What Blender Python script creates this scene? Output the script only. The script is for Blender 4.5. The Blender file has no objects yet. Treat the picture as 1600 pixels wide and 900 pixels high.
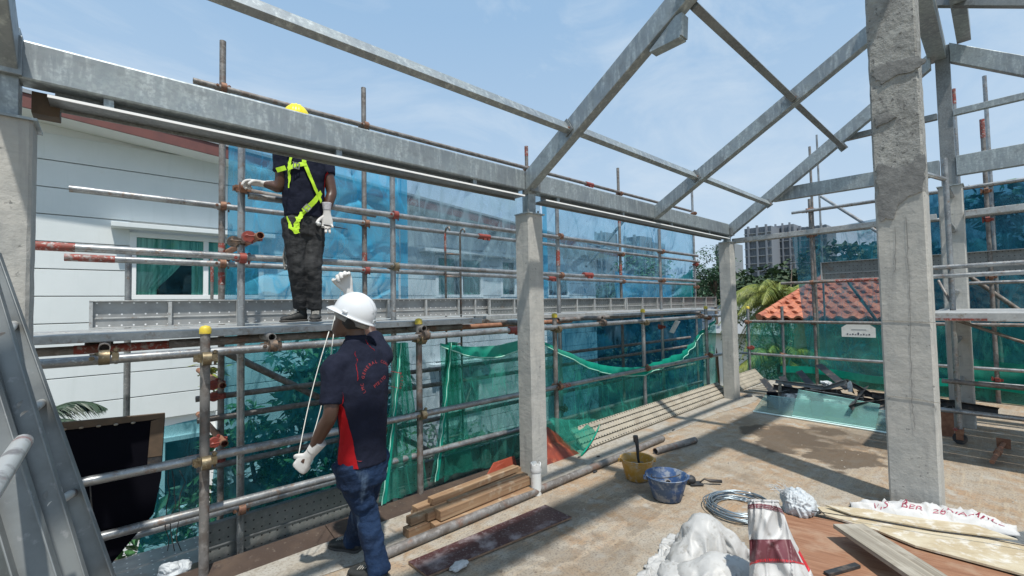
import bpy, bmesh, math, random
import numpy as np
from mathutils import Vector, Matrix
R = math.radians
rnd = random.Random(7)
S = bpy.context.scene
COL = S.collection

# ---------------------------------------------------------------- camera
FL, YAW, PITCH, ROLL, EYE = 693.456, R(47.791), R(2.144), R(-1.0825), 1.66
_f = Vector((math.cos(YAW)*math.cos(PITCH), math.sin(YAW)*math.cos(PITCH), math.sin(PITCH)))
_r = _f.cross(Vector((0, 0, 1))).normalized(); _u = _r.cross(_f)
CR = _r*math.cos(ROLL)+_u*math.sin(ROLL); CU = -_r*math.sin(ROLL)+_u*math.cos(ROLL); CF = _f
cam = bpy.data.objects.new('camera', bpy.data.cameras.new('camera')); COL.objects.link(cam)
m = Matrix((CR, CU, -CF)).transposed().to_4x4(); m.translation = (0, 0, EYE); cam.matrix_world = m
cam.data.sensor_width = 36; cam.data.lens = FL/1600*36; cam.data.clip_start = .03; cam.data.clip_end = 6000
S.camera = cam
def ray(x, y): return CF+CR*((x-800)/FL)-CU*((y-450)/FL)
CO = Vector((0, 0, EYE))
def aY(x, y, Y): d = ray(x, y); return CO+d*(Y/d.y)
def aX(x, y, X): d = ray(x, y); return CO+d*(X/d.x)
def aZ(x, y, Z=0.): d = ray(x, y); return CO+d*((Z-EYE)/d.z)

# ---------------------------------------------------------------- sky and sun
SUNV = Vector((-.17, -.41, 1)).normalized()
W = bpy.data.worlds.new('World'); S.world = W; W.use_nodes = True
nt = W.node_tree; nt.nodes.clear()
sky = nt.nodes.new('ShaderNodeTexSky'); sky.sky_type = 'NISHITA'; sky.sun_disc = False
sky.sun_elevation = math.asin(SUNV.z); sky.sun_rotation = math.atan2(SUNV.x, SUNV.y)
sky.altitude = 20; sky.air_density = 1.0; sky.dust_density = 2.2; sky.ozone_density = 1.2
tc = nt.nodes.new('ShaderNodeTexCoord'); mp = nt.nodes.new('ShaderNodeMapping'); mp.inputs['Scale'].default_value = (1.2, 3.0, 5.0)
mp.inputs['Rotation'].default_value = (0.3, .2, .9)
nz = nt.nodes.new('ShaderNodeTexNoise'); nz.inputs['Scale'].default_value = 1.5; nz.inputs['Detail'].default_value = 9; nz.inputs['Roughness'].default_value = .62; nz.inputs['Distortion'].default_value = .6
mr = nt.nodes.new('ShaderNodeMapRange'); mr.inputs[1].default_value = .44; mr.inputs[2].default_value = .74; mr.inputs[3].default_value = .0; mr.inputs[4].default_value = .62
mh = nt.nodes.new('ShaderNodeMix'); mh.data_type = 'RGBA'; mh.inputs[0].default_value = .80; mh.inputs[7].default_value = (4.6, 7.2, 10.4, 1)   # humid tropical air
hz = nt.nodes.new('ShaderNodeSeparateXYZ'); hr = nt.nodes.new('ShaderNodeMapRange'); hr.inputs[1].default_value = .0; hr.inputs[2].default_value = .55; hr.inputs[3].default_value = .75; hr.inputs[4].default_value = .0
ml = nt.nodes.new('ShaderNodeMix'); ml.data_type = 'RGBA'; ml.inputs[7].default_value = (7.9, 9.3, 10.6, 1)
mx = nt.nodes.new('ShaderNodeMix'); mx.data_type = 'RGBA'; mx.inputs[7].default_value = (8.2, 9.4, 10.6, 1)
bg = nt.nodes.new('ShaderNodeBackground'); bg.inputs[1].default_value = .085
wo = nt.nodes.new('ShaderNodeOutputWorld')
L = nt.links.new
L(tc.outputs['Generated'], mp.inputs[0]); L(mp.outputs[0], nz.inputs['Vector']); L(nz.outputs[0], mr.inputs[0])
L(sky.outputs[0], mh.inputs[6]); L(tc.outputs['Generated'], hz.inputs[0]); L(hz.outputs[2], hr.inputs[0]); L(hr.outputs[0], ml.inputs[0]); L(mh.outputs[2], ml.inputs[6]); L(mr.outputs[0], mx.inputs[0]); L(ml.outputs[2], mx.inputs[6]); L(mx.outputs[2], bg.inputs[0]); L(bg.outputs[0], wo.inputs[0])
sl = bpy.data.lights.new('sun', 'SUN'); sl.energy = 4.8; sl.angle = R(1.1); sl.color = (1, .955, .88)
so = bpy.data.objects.new('sun', sl); COL.objects.link(so)
so.rotation_euler = (-SUNV).to_track_quat('-Z', 'Y').to_euler()
S.view_settings.view_transform = 'Standard'; S.view_settings.look = 'None'; S.view_settings.gamma = 1
S.view_settings.exposure = 0.0
S.render.engine = 'CYCLES'; S.cycles.transparent_max_bounces = 24; S.cycles.max_bounces = 6
S.render.film_transparent = False

# ---------------------------------------------------------------- material helper
MT = {}
def mat(name, col, rough=.6, metal=0., layers=(), bump=None, coord='P', spec=.5, rvar=0, grid=None):
    """layers: (scale, lo, hi, colour[, strength[, detail]]) noise patches; scale may be an (x,y,z) stretch"""
    mt = bpy.data.materials.new(name); mt.use_nodes = True; MT[name] = mt
    t = mt.node_tree; b = t.nodes['Principled BSDF']; N = t.nodes.new; K = t.links.new
    if coord == 'P': src = N('ShaderNodeNewGeometry').outputs['Position']
    else: src = N('ShaderNodeTexCoord').outputs['Object']
    def noise(sc, det=6, rg=.6):
        n = N('ShaderNodeTexNoise'); n.inputs['Detail'].default_value = det; n.inputs['Roughness'].default_value = rg
        if isinstance(sc, tuple):
            p = N('ShaderNodeMapping'); p.inputs['Scale'].default_value = sc; K(src, p.inputs[0]); K(p.outputs[0], n.inputs['Vector']); n.inputs['Scale'].default_value = 1
        else: K(src, n.inputs['Vector']); n.inputs['Scale'].default_value = sc
        return n.outputs[0]
    cur = None
    for ly in layers:
        sc, lo, hi, c2 = ly[:4]; st = ly[4] if len(ly) > 4 else 1; det = ly[5] if len(ly) > 5 else 6
        r_ = N('ShaderNodeMapRange'); r_.inputs[1].default_value = lo; r_.inputs[2].default_value = hi; r_.inputs[4].default_value = st
        K(noise(sc, det), r_.inputs[0])
        x = N('ShaderNodeMix'); x.data_type = 'RGBA'; x.inputs[7].default_value = (*c2, 1)
        if cur is None: x.inputs[6].default_value = (*col, 1)
        else: K(cur, x.inputs[6])
        K(r_.outputs[0], x.inputs[0]); cur = x.outputs[2]
    if cur is None: b.inputs['Base Color'].default_value = (*col, 1)
    else: K(cur, b.inputs['Base Color'])
    b.inputs['Roughness'].default_value = rough; b.inputs['Metallic'].default_value = metal; b.inputs['Specular IOR Level'].default_value = spec
    if rvar:
        r_ = N('ShaderNodeMapRange'); r_.inputs[3].default_value = rough-rvar; r_.inputs[4].default_value = rough+rvar; r_.inputs[1].default_value = .3; r_.inputs[2].default_value = .7
        K(noise(9), r_.inputs[0]); K(r_.outputs[0], b.inputs['Roughness'])
    if bump:
        bs = N('ShaderNodeBump'); bs.inputs['Strength'].default_value = bump[1]; bs.inputs['Distance'].default_value = bump[2]
        K(noise(bump[0], 8, .65), bs.inputs['Height']); K(bs.outputs[0], b.inputs['Normal'])
    return mt
def netmat(name, col, dens, trans, dens2=None, weave=220, fold=3):
    """woven debris netting: open weave (see-through) plus coloured thread that lets light through"""
    mt = bpy.data.materials.new(name); mt.use_nodes = True; MT[name] = mt
    t = mt.node_tree; t.nodes.clear(); N = t.nodes.new; K = t.links.new
    out = N('ShaderNodeOutputMaterial'); tr = N('ShaderNodeBsdfTransparent'); tr.inputs[0].default_value = (*trans, 1)
    df = N('ShaderNodeBsdfDiffuse'); tl = N('ShaderNodeBsdfTranslucent'); ad = N('ShaderNodeMixShader'); ad.inputs[0].default_value = .42
    g = N('ShaderNodeNewGeometry')
    n = N('ShaderNodeTexNoise'); n.inputs['Scale'].default_value = fold; n.inputs['Detail'].default_value = 7; K(g.outputs['Position'], n.inputs['Vector'])
    r_ = N('ShaderNodeMapRange'); r_.inputs[1].default_value = .35; r_.inputs[2].default_value = .68; r_.inputs[3].default_value = dens; r_.inputs[4].default_value = dens2 or min(1, dens+.15)
    n2 = N('ShaderNodeTexNoise'); n2.inputs['Scale'].default_value = weave; n2.inputs['Detail'].default_value = 2; K(g.outputs['Position'], n2.inputs['Vector'])
    a = N('ShaderNodeMath'); a.operation = 'MULTIPLY_ADD'; a.inputs[1].default_value = .35; K(n2.outputs[0], a.inputs[0]); K(r_.outputs[0], a.inputs[2])
    s = N('ShaderNodeMath'); s.operation = 'SUBTRACT'; s.inputs[1].default_value = .175; s.use_clamp = True; K(a.outputs[0], s.inputs[0]); K(n.outputs[0], r_.inputs[0])
    # creases and bunched threads: thin denser lines running through the mesh
    dens_out = s.outputs[0]
    for sc, rot, wd, st in ((1.5, .5, .03, .26), (2.6, -.7, .025, .17), (1.1, 1.2, .018, .26)):
        mp_ = N('ShaderNodeMapping'); mp_.inputs['Rotation'].default_value = (0, rot, .2); mp_.inputs['Scale'].default_value = (sc, sc, sc*.38); K(g.outputs['Position'], mp_.inputs[0])
        nc = N('ShaderNodeTexNoise'); nc.inputs['Scale'].default_value = 1.3; nc.inputs['Detail'].default_value = 3; nc.inputs['Distortion'].default_value = .8; K(mp_.outputs[0], nc.inputs['Vector'])
        q1 = N('ShaderNodeMath'); q1.operation = 'SUBTRACT'; q1.inputs[1].default_value = .5; K(nc.outputs[0], q1.inputs[0]); q2 = N('ShaderNodeMath'); q2.operation = 'ABSOLUTE'; K(q1.outputs[0], q2.inputs[0])
        rr = N('ShaderNodeMapRange'); rr.inputs[1].default_value = 0; rr.inputs[2].default_value = wd; rr.inputs[3].default_value = st; rr.inputs[4].default_value = 0; K(q2.outputs[0], rr.inputs[0])
        ad_ = N('ShaderNodeMath'); ad_.operation = 'ADD'; ad_.use_clamp = True; K(dens_out, ad_.inputs[0]); K(rr.outputs[0], ad_.inputs[1]); dens_out = ad_.outputs[0]
    # sun-bleached dusty patches
    n3 = N('ShaderNodeTexNoise'); n3.inputs['Scale'].default_value = 1.1; n3.inputs['Detail'].default_value = 8; K(g.outputs['Position'], n3.inputs['Vector'])
    r3 = N('ShaderNodeMapRange'); r3.inputs[1].default_value = .5; r3.inputs[2].default_value = .75; r3.inputs[4].default_value = .45; K(n3.outputs[0], r3.inputs[0])
    mc = N('ShaderNodeMix'); mc.data_type = 'RGBA'; mc.inputs[6].default_value = (*col, 1); mc.inputs[7].default_value = (*[min(1, .45*c+.24) for c in col], 1); K(r3.outputs[0], mc.inputs[0])
    K(mc.outputs[2], df.inputs[0]); K(mc.outputs[2], tl.inputs[0])
    mxs = N('ShaderNodeMixShader'); K(df.outputs[0], ad.inputs[1]); K(tl.outputs[0], ad.inputs[2])
    K(dens_out, mxs.inputs[0]); K(tr.outputs[0], mxs.inputs[1]); K(ad.outputs[0], mxs.inputs[2]); K(mxs.outputs[0], out.inputs[0])
    return mt
def perfmat(name, col, pitch=.045, rad=.011, dark=.02, rough=.5, metal=.3):
    """galvanised sheet with punched rows of holes (object x,y in the sheet plane)"""
    mt = mat(name, col, rough, metal, layers=[(6, .4, .65, tuple(c*.72 for c in col)), (30, .5, .7, (.34, .33, .31), .5), (3, .6, .72, (.24, .15, .09), .5)], rvar=.12)
    t = mt.node_tree; N = t.nodes.new; K = t.links.new; b = t.nodes['Principled BSDF']
    c = N('ShaderNodeTexCoord'); sp = N('ShaderNodeSeparateXYZ'); K(c.outputs['Object'], sp.inputs[0])
    def cell(o, p):
        a = N('ShaderNodeMath'); a.operation = 'PINGPONG'; a.inputs[1].default_value = p/2; K(o, a.inputs[0]); return a.outputs[0]
    x = cell(sp.outputs[0], pitch); y = cell(sp.outputs[1], pitch*1.2)
    cb = N('ShaderNodeCombineXYZ'); K(x, cb.inputs[0]); K(y, cb.inputs[1]); ln = N('ShaderNodeVectorMath'); ln.operation = 'LENGTH'; K(cb.outputs[0], ln.inputs[0])
    lt = N('ShaderNodeMath'); lt.operation = 'LESS_THAN'; lt.inputs[1].default_value = rad; K(ln.outputs['Value'], lt.inputs[0])
    mxx = N('ShaderNodeMix'); mxx.data_type = 'RGBA'; mxx.inputs[7].default_value = (dark, dark, dark, 1)
    K(b.inputs['Base Color'].links[0].from_socket, mxx.inputs[6]); K(lt.outputs[0], mxx.inputs[0]); K(mxx.outputs[2], b.inputs['Base Color'])
    return mt

mat('slab', (.33, .29, .235), .85, layers=[(.55, .43, .56, (.33, .24, .155), .9), (2.3, .48, .62, (.34, .215, .12), .75), (7, .50, .64, (.24, .16, .09), .6), (9, .46, .62, (.36, .33, .28), .6), ((2, 34, 2), .52, .62, (.40, .33, .24), .6), (1.3, .55, .64, (.20, .155, .11), .7), (70, .50, .62, (.17, .15, .125), .7), (4.5, .58, .66, (.37, .345, .30), .7), (26, .60, .66, (.13, .10, .08), .6)], bump=(26, .55, .012), spec=.3)
def damp_spots():
    t = MT['slab'].node_tree; N = t.nodes.new; K = t.links.new; b = t.nodes['Principled BSDF']; cur = b.inputs['Base Color'].links[0].from_socket
    g = N('ShaderNodeNewGeometry'); nz = N('ShaderNodeTexNoise'); nz.inputs['Scale'].default_value = 2.6; nz.inputs['Detail'].default_value = 6; K(g.outputs['Position'], nz.inputs['Vector'])
    dv = N('ShaderNodeVectorMath'); dv.operation = 'SUBTRACT'; dv.inputs[1].default_value = (.5, .5, .5); K(nz.outputs['Color'], dv.inputs[0])
    for (cx, cy, rx, ry, st) in ((6.15, 1.75, .62, .50, .85), (5.65, 1.15, .42, .30, .85), (6.5, 1.3, .5, .8, .5), (2.25, 1.75, .5, .25, .3), (3.0, 2.2, 1.2, .12, .3)):
        s1 = N('ShaderNodeVectorMath'); s1.operation = 'MULTIPLY_ADD'; s1.inputs[1].default_value = (1.5, 1.5, 0); K(dv.outputs[0], s1.inputs[0]); K(g.outputs['Position'], s1.inputs[2])
        s2 = N('ShaderNodeVectorMath'); s2.operation = 'SUBTRACT'; s2.inputs[1].default_value = (cx, cy, 0); K(s1.outputs[0], s2.inputs[0])
        s3 = N('ShaderNodeVectorMath'); s3.operation = 'MULTIPLY'; s3.inputs[1].default_value = (1/rx, 1/ry, 0); K(s2.outputs[0], s3.inputs[0])
        ln = N('ShaderNodeVectorMath'); ln.operation = 'LENGTH'; K(s3.outputs[0], ln.inputs[0])
        r = N('ShaderNodeMapRange'); r.inputs[1].default_value = .85; r.inputs[2].default_value = 1.08; r.inputs[3].default_value = st; r.inputs[4].default_value = 0; K(ln.outputs['Value'], r.inputs[0])
        x = N('ShaderNodeMix'); x.data_type = 'RGBA'; x.inputs[7].default_value = (.085, .062, .043, 1); K(r.outputs[0], x.inputs[0]); K(cur, x.inputs[6]); cur = x.outputs[2]
    K(cur, b.inputs['Base Color'])
damp_spots()
mat('slab_edge', (.37, .35, .31), .85, layers=[(3, .45, .62, (.33, .29, .23), .8), (14, .5, .62, (.25, .22, .18), .7), (2, .55, .66, (.32, .21, .12), .7), (60, .52, .64, (.20, .18, .15), .7)], bump=(40, .5, .01), spec=.3)
mat('damp', (.115, .083, .055), .45, layers=[(5, .4, .62, (.16, .115, .075)), (30, .5, .64, (.07, .055, .04), .6)], bump=(26, .4, .008), spec=.5)
mat('concrete', (.43, .42, .385), .85, layers=[(1.6, .42, .6, (.34, .345, .33), .8), (7, .45, .66, (.50, .485, .445), .7), ((18, 18, 2.2), .53, .68, (.28, .28, .27), .6), (27, .64, .70, (.15, .15, .145), .8), ((5, 5, 60), .52, .62, (.36, .355, .335), .5)], bump=(24, .45, .012), spec=.3)
mat('concrete_rough', (.30, .30, .285), .9, layers=[(2.2, .48, .58, (.20, .20, .19), .85), (13, .45, .66, (.45, .45, .42), .6), (30, .58, .66, (.10, .10, .10), .85)], bump=(17, .9, .03), spec=.3)
mat('mortar', (.17, .17, .165), .9, layers=[(12, .4, .7, (.25, .25, .24))], bump=(30, .8, .01))
mat('crack', (.22, .22, .21), .95)
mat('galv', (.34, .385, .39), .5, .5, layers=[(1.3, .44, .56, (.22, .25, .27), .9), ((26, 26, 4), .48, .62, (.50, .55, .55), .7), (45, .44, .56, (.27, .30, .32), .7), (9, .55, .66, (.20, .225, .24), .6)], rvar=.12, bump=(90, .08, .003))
mat('galv_dull_and_shade', (.22, .235, .24), .5, .45, layers=[(3, .4, .58, (.15, .16, .165), .9), (60, .45, .6, (.27, .29, .29), .6), (9, .62, .72, (.36, .38, .37), .6)], rvar=.12)  # dull steel; also paints the shade under the eave beam
mat('sunlit_lip_paint', (.90, .90, .89), .4)  # white colour paints the sunlight on the flange edge
mat('tube', (.34, .355, .36), .40, .6, layers=[(7, .42, .60, (.20, .205, .21), .9), (22, .56, .66, (.24, .17, .13), .75), (60, .55, .66, (.52, .52, .50), .6)], rvar=.15)
mat('tube_old', (.23, .22, .21), .6, .4, layers=[(11, .42, .60, (.14, .12, .105), .9), (30, .52, .64, (.32, .30, .28), .7), (6, .58, .66, (.20, .11, .075), .7)], rvar=.1)
mat('rust', (.22, .10, .06), .8, .1, layers=[(20, .4, .65, (.33, .17, .10))])
mat('redpaint', (.27, .05, .035), .6, layers=[(16, .46, .62, (.15, .06, .045)), (40, .54, .64, (.40, .37, .35)), (9, .55, .62, (.30, .28, .27))])
mat('coupler_rust', (.20, .10, .07), .6, .4, layers=[(30, .4, .6, (.28, .15, .09)), (50, .55, .65, (.09, .07, .06))])
mat('coupler_brass', (.23, .19, .12), .45, .7, layers=[(30, .45, .6, (.16, .12, .075)), (60, .55, .65, (.5, .44, .3), .6)])
mat('coupler_red', (.27, .055, .04), .5, .1, layers=[(30, .5, .6, (.22, .06, .05))])
mat('coupler_dark', (.09, .075, .065), .6, .4, layers=[(30, .5, .6, (.2, .14, .1))])
mat('yellowcap', (.62, .47, .04), .5, layers=[(30, .5, .65, (.38, .30, .10), .8)])
perfmat('perf', (.33, .34, .34), .075, .0065, .80); perfmat('perf_dust', (.36, .32, .25), .055, .0105, .02, .8, 0.)  # the near-white dots of perf paint light seen through the holes
perfmat('perf_dark', (.22, .235, .23), .06, .007, .03)
mat('steelplank', (.46, .47, .46), .5, .4, layers=[(5, .4, .64, (.33, .34, .34)), (20, .56, .68, (.24, .18, .13), .7), (45, .5, .66, (.58, .58, .56), .5)], rvar=.1)
netmat('bluenet', (.08, .43, .68), .36, (.62, .84, .92), .66, 150, 2.2)
netmat('palenet', (.30, .45, .53), .24, (.62, .73, .80), .42, 150, 2.0); netmat('eastnet', (.05, .27, .36), .26, (.66, .70, .74), .50, 150, 2.0)
netmat('midnet', (.20, .42, .58), .22, (.56, .74, .84), .46, 150, 2.0)
netmat('tealnet', (.03, .24, .31), .28, (.32, .64, .72), .54, 150, 3)
netmat('greennet', (.06, .40, .31), .16, (.58, .86, .79), .42, 170, 4)
netmat('greenedge', (.02, .42, .30), .82, (.4, .8, .7), .95, 170, 4)
netmat('darkblue', (.012, .10, .18), .45, (.16, .42, .55), .7, 150, 3)
mat('cord', (.35, .66, .55), .7); mat('whitecord', (.72, .73, .68), .7)
mat('siding', (.70, .735, .735), .6, layers=[(1.2, .4, .7, (.62, .66, .66), .7), ((9, 9, .8), .55, .70, (.60, .64, .63), .45), (7, .6, .72, (.64, .66, .64), .5)], bump=(30, .12, .004))
mat('white', (.82, .83, .82), .5)
mat('soffit', (.70, .72, .70), .7)
mat('fascia', (.16, .055, .045), .55, layers=[(5, .4, .7, (.12, .045, .04))])
mat('roofgrey', (.28, .30, .32), .5)
mat('curtain', (.16, .42, .36), .8, layers=[((22, 22, .6), .44, .58, (.42, .74, .64), .9)])  # pale vertical stripes paint the light and shade of the folds
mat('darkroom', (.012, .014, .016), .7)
gm = mat('glass', (.8, .9, .88), .04); gm.node_tree.nodes['Principled BSDF'].inputs['Transmission Weight'].default_value = .94
def glasslike(name, tint, refl, rough=.03, haze=0):
    mt = bpy.data.materials.new(name); mt.use_nodes = True; MT[name] = mt
    t = mt.node_tree; t.nodes.clear(); N = t.nodes.new; K = t.links.new
    o = N('ShaderNodeOutputMaterial'); tr = N('ShaderNodeBsdfTransparent'); tr.inputs[0].default_value = (*tint, 1)
    gl = N('ShaderNodeBsdfGlossy'); gl.inputs['Roughness'].default_value = rough; gl.inputs[0].default_value = (.9, 1, .98, 1)
    fr = N('ShaderNodeFresnel'); fr.inputs[0].default_value = 1.12; a = N('ShaderNodeMath'); a.operation = 'ADD'; a.inputs[1].default_value = refl; K(fr.outputs[0], a.inputs[0])
    x = N('ShaderNodeMixShader'); K(a.outputs[0], x.inputs[0]); K(tr.outputs[0], x.inputs[1]); K(gl.outputs[0], x.inputs[2])
    dz = N('ShaderNodeBsdfDiffuse'); dz.inputs[0].default_value = (.42, .66, .62, 1); y = N('ShaderNodeMixShader'); y.inputs[0].default_value = haze; K(x.outputs[0], y.inputs[1]); K(dz.outputs[0], y.inputs[2]); K(y.outputs[0], o.inputs[0])
glasslike('pane', (.75, .86, .84), .03); glasslike('greenglass', (.60, .82, .78), .05, .08, .15); glasslike('clearglass', (.80, .88, .87), .05, .08, .12)
mat('glassedge', (.75, .92, .90), .2)
mat('wood', (.29, .18, .10), .75, coord='O', layers=[((1.4, 26, 26), .42, .62, (.18, .10, .055), .9), ((.8, 60, 60), .5, .66, (.40, .28, .17), .7), (12, .56, .7, (.46, .38, .28), .6)], bump=((2, 60, 60), .35, .004))
mat('greywood', (.26, .235, .19), .8, coord='O', layers=[((1.6, 22, 22), .42, .62, (.20, .17, .13), .9), ((1, 60, 60), .5, .64, (.40, .36, .29), .7), (5, .5, .65, (.40, .37, .31), .7)], bump=((2, 60, 60), .4, .004))
mat('ply', (.27, .135, .075), .7, coord='O', layers=[((3, 30, 3), .42, .62, (.19, .085, .045), .8), ((5, 80, 5), .5, .64, (.36, .21, .13), .6), (3, .52, .64, (.36, .25, .17), .6)], bump=((5, 60, 5), .2, .002))
mat('paleboard', (.50, .44, .32), .7, coord='O', layers=[(4, .45, .60, (.40, .32, .20), .8), (11, .52, .64, (.62, .60, .55), .8), ((2, 40, 2), .52, .62, (.34, .28, .19), .5)], bump=(30, .2, .003))
mat('maroonply', (.065, .022, .022), .5, layers=[(5, .50, .68, (.34, .29, .29), .8), (26, .5, .68, (.05, .018, .018), .8), (60, .56, .66, (.30, .26, .26), .5)], bump=(50, .2, .003))
mat('plyedge', (.30, .19, .12), .8, layers=[(20, .4, .6, (.2, .12, .08))])
mat('redply', (.26, .05, .025), .45, layers=[(6, .45, .65, (.14, .03, .018)), (14, .55, .68, (.36, .12, .06))])
mat('darkform', (.055, .036, .027), .75, layers=[(4, .45, .65, (.085, .058, .042)), (11, .52, .66, (.045, .03, .025)), (22, .6, .7, (.14, .11, .085))], bump=(20, .3, .006))
mat('black', (.003, .003, .006), .95, spec=.1)
mat('timberframe', (.09, .062, .04), .8, layers=[(20, .4, .65, (.12, .08, .05))])
mat('pvc', (.66, .665, .65), .35, layers=[(9, .5, .68, (.66, .66, .62), .7), (24, .64, .7, (.35, .3, .25), .7)])
mat('bucket_yellow', (.46, .24, .03), .5, layers=[(9, .45, .62, (.52, .33, .12)), (26, .52, .66, (.48, .42, .34), .8)])
mat('bucket_blue', (.022, .07, .19), .6, layers=[(7, .42, .58, (.06, .10, .17)), (20, .48, .60, (.25, .27, .30), .8)])
mat('bucketin', (.16, .17, .18), .8, layers=[(14, .42, .62, (.32, .31, .29))])
mat('darkmetal', (.035, .038, .042), .6, .3, layers=[(14, .5, .66, (.11, .09, .075))])
mat('wire', (.30, .36, .40), .35, .75)
mat('sack', (.50, .50, .495), .6, layers=[(5, .45, .65, (.50, .495, .48), .8), (18, .55, .66, (.36, .33, .29), .6)], bump=(220, .15, .002))
mat('sackprint', (.13, .035, .045), .55, layers=[(30, .55, .66, (.25, .14, .15), .7)])
mat('sackred', (.52, .02, .03), .5); mat('crimson', (.30, .03, .07), .6, layers=[(40, .52, .62, (.5, .35, .36), .7)])
mat('plasticwhite', (.50, .535, .555), .35, layers=[(10, .5, .65, (.38, .42, .46), .7)], bump=(26, .9, .012))
mat('bundle', (.30, .30, .29), .6, layers=[(6, .45, .55, (.62, .62, .60)), (17, .5, .6, (.07, .07, .07), .9)], bump=(14, .8, .02))
mat('alu', (.21, .225, .225), .5, .4, layers=[(5, .42, .65, (.14, .15, .152)), (24, .6, .7, (.38, .38, .38), .6)], rvar=.1)
mat('alu_bright', (.52, .53, .52), .45, .5, layers=[(14, .5, .62, (.25, .24, .24)), (9, .6, .68, (.30, .08, .06), .8)])
mat('skin', (.082, .042, .028), .38, layers=[(9, .4, .7, (.078, .038, .025))], spec=.5)
mat('hair', (.01, .009, .009), .7); mat('sackfold', (.45, .45, .44), .5, layers=[(6, .5, .66, (.36, .355, .34), .7), (22, .56, .66, (.25, .23, .20), .6)], bump=((9, 26, 12), .35, .008))
mat('navy', (.0085, .011, .024), .85, layers=[(14, .4, .7, (.013, .016, .033))], bump=(7, .5, .03), spec=.2)
mat('redcloth', (.33, .006, .010), .8, layers=[(9, .4, .7, (.32, .006, .01))], bump=(8, .4, .02), spec=.2)
mat('redprint', (.30, .03, .035), .8)
mat('denim', (.012, .030, .075), .85, layers=[(4.5, .46, .60, (.008, .018, .045)), ((14, 14, 3), .55, .68, (.10, .15, .22), .7), (80, .4, .7, (.02, .04, .08), .5)], bump=((14, 14, 24), .6, .02), spec=.2)
mat('blackjean', (.026, .027, .029), .8, layers=[((12, 12, 2.5), .48, .70, (.060, .062, .064), .7)], bump=((14, 14, 24), .6, .02), spec=.25)
mat('glove', (.60, .59, .57), .85, layers=[(60, .45, .6, (.6, .59, .57)), (14, .55, .7, (.50, .47, .42), .6)], bump=(220, .35, .002))
mat('glovegrey', (.50, .49, .53), .85, layers=[(60, .45, .6, (.4, .39, .42))], bump=(220, .35, .002))
mat('shoe', (.022, .024, .024), .7, layers=[(20, .5, .65, (.06, .058, .055))])
mat('sole', (.05, .047, .043), .8)
mat('helmetwhite', (.62, .64, .66), .25, layers=[(6, .55, .72, (.66, .67, .66), .5)])
mat('helmetyellow', (.85, .70, .02), .35)
mat('hivis', (.50, .80, .03), .65)
mat('hivis_edge', (.30, .38, .05), .7)
mat('buckle', (.45, .43, .38), .35, .8)
mat('leafdark', (.018, .065, .028), .5, layers=[(3, .4, .65, (.045, .12, .05))])
mat('leafshrub', (.035, .12, .04), .45, layers=[(4, .4, .65, (.07, .19, .06))])
mat('leafyellow', (.12, .17, .03), .5, layers=[(2.5, .4, .62, (.27, .29, .05)), (9, .5, .65, (.05, .09, .02), .7)])
mat('leafpalm', (.025, .05, .03), .5, layers=[(6, .4, .65, (.05, .085, .05))])
mat('leafhill', (.022, .05, .018), .7, layers=[(.12, .4, .65, (.045, .085, .03)), (.6, .4, .65, (.014, .035, .012))])
mat('bark', (.12, .09, .065), .85, layers=[(14, .4, .65, (.07, .05, .04))])
mat('pink', (.55, .12, .20), .6)
mat('rooftile', (.42, .135, .07), .7, coord='P', layers=[(2.2, .42, .60, (.52, .20, .11)), (5, .48, .62, (.30, .085, .05)), (14, .56, .66, (.34, .20, .14), .7)])
mat('tileunder', (.34, .10, .05), .9)
mat('condo', (.19, .21, .245), .7)
mat('condowin', (.09, .11, .135), .3); mat('condopale', (.24, .26, .28), .7)  # window tone lifted towards the wall tone, haze put into the colour
mat('earth', (.16, .17, .10), .95, layers=[(.05, .4, .6, (.09, .13, .05)), (.4, .45, .6, (.22, .18, .13))])
mat('apron', (.36, .35, .32), .9, layers=[(2, .4, .65, (.28, .27, .24))])
mat('signboard', (.74, .76, .74), .5, layers=[(9, .5, .7, (.6, .62, .6))])
mat('ink', (.05, .06, .10), .6)
mat('rope', (.34, .33, .30), .8)

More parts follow.
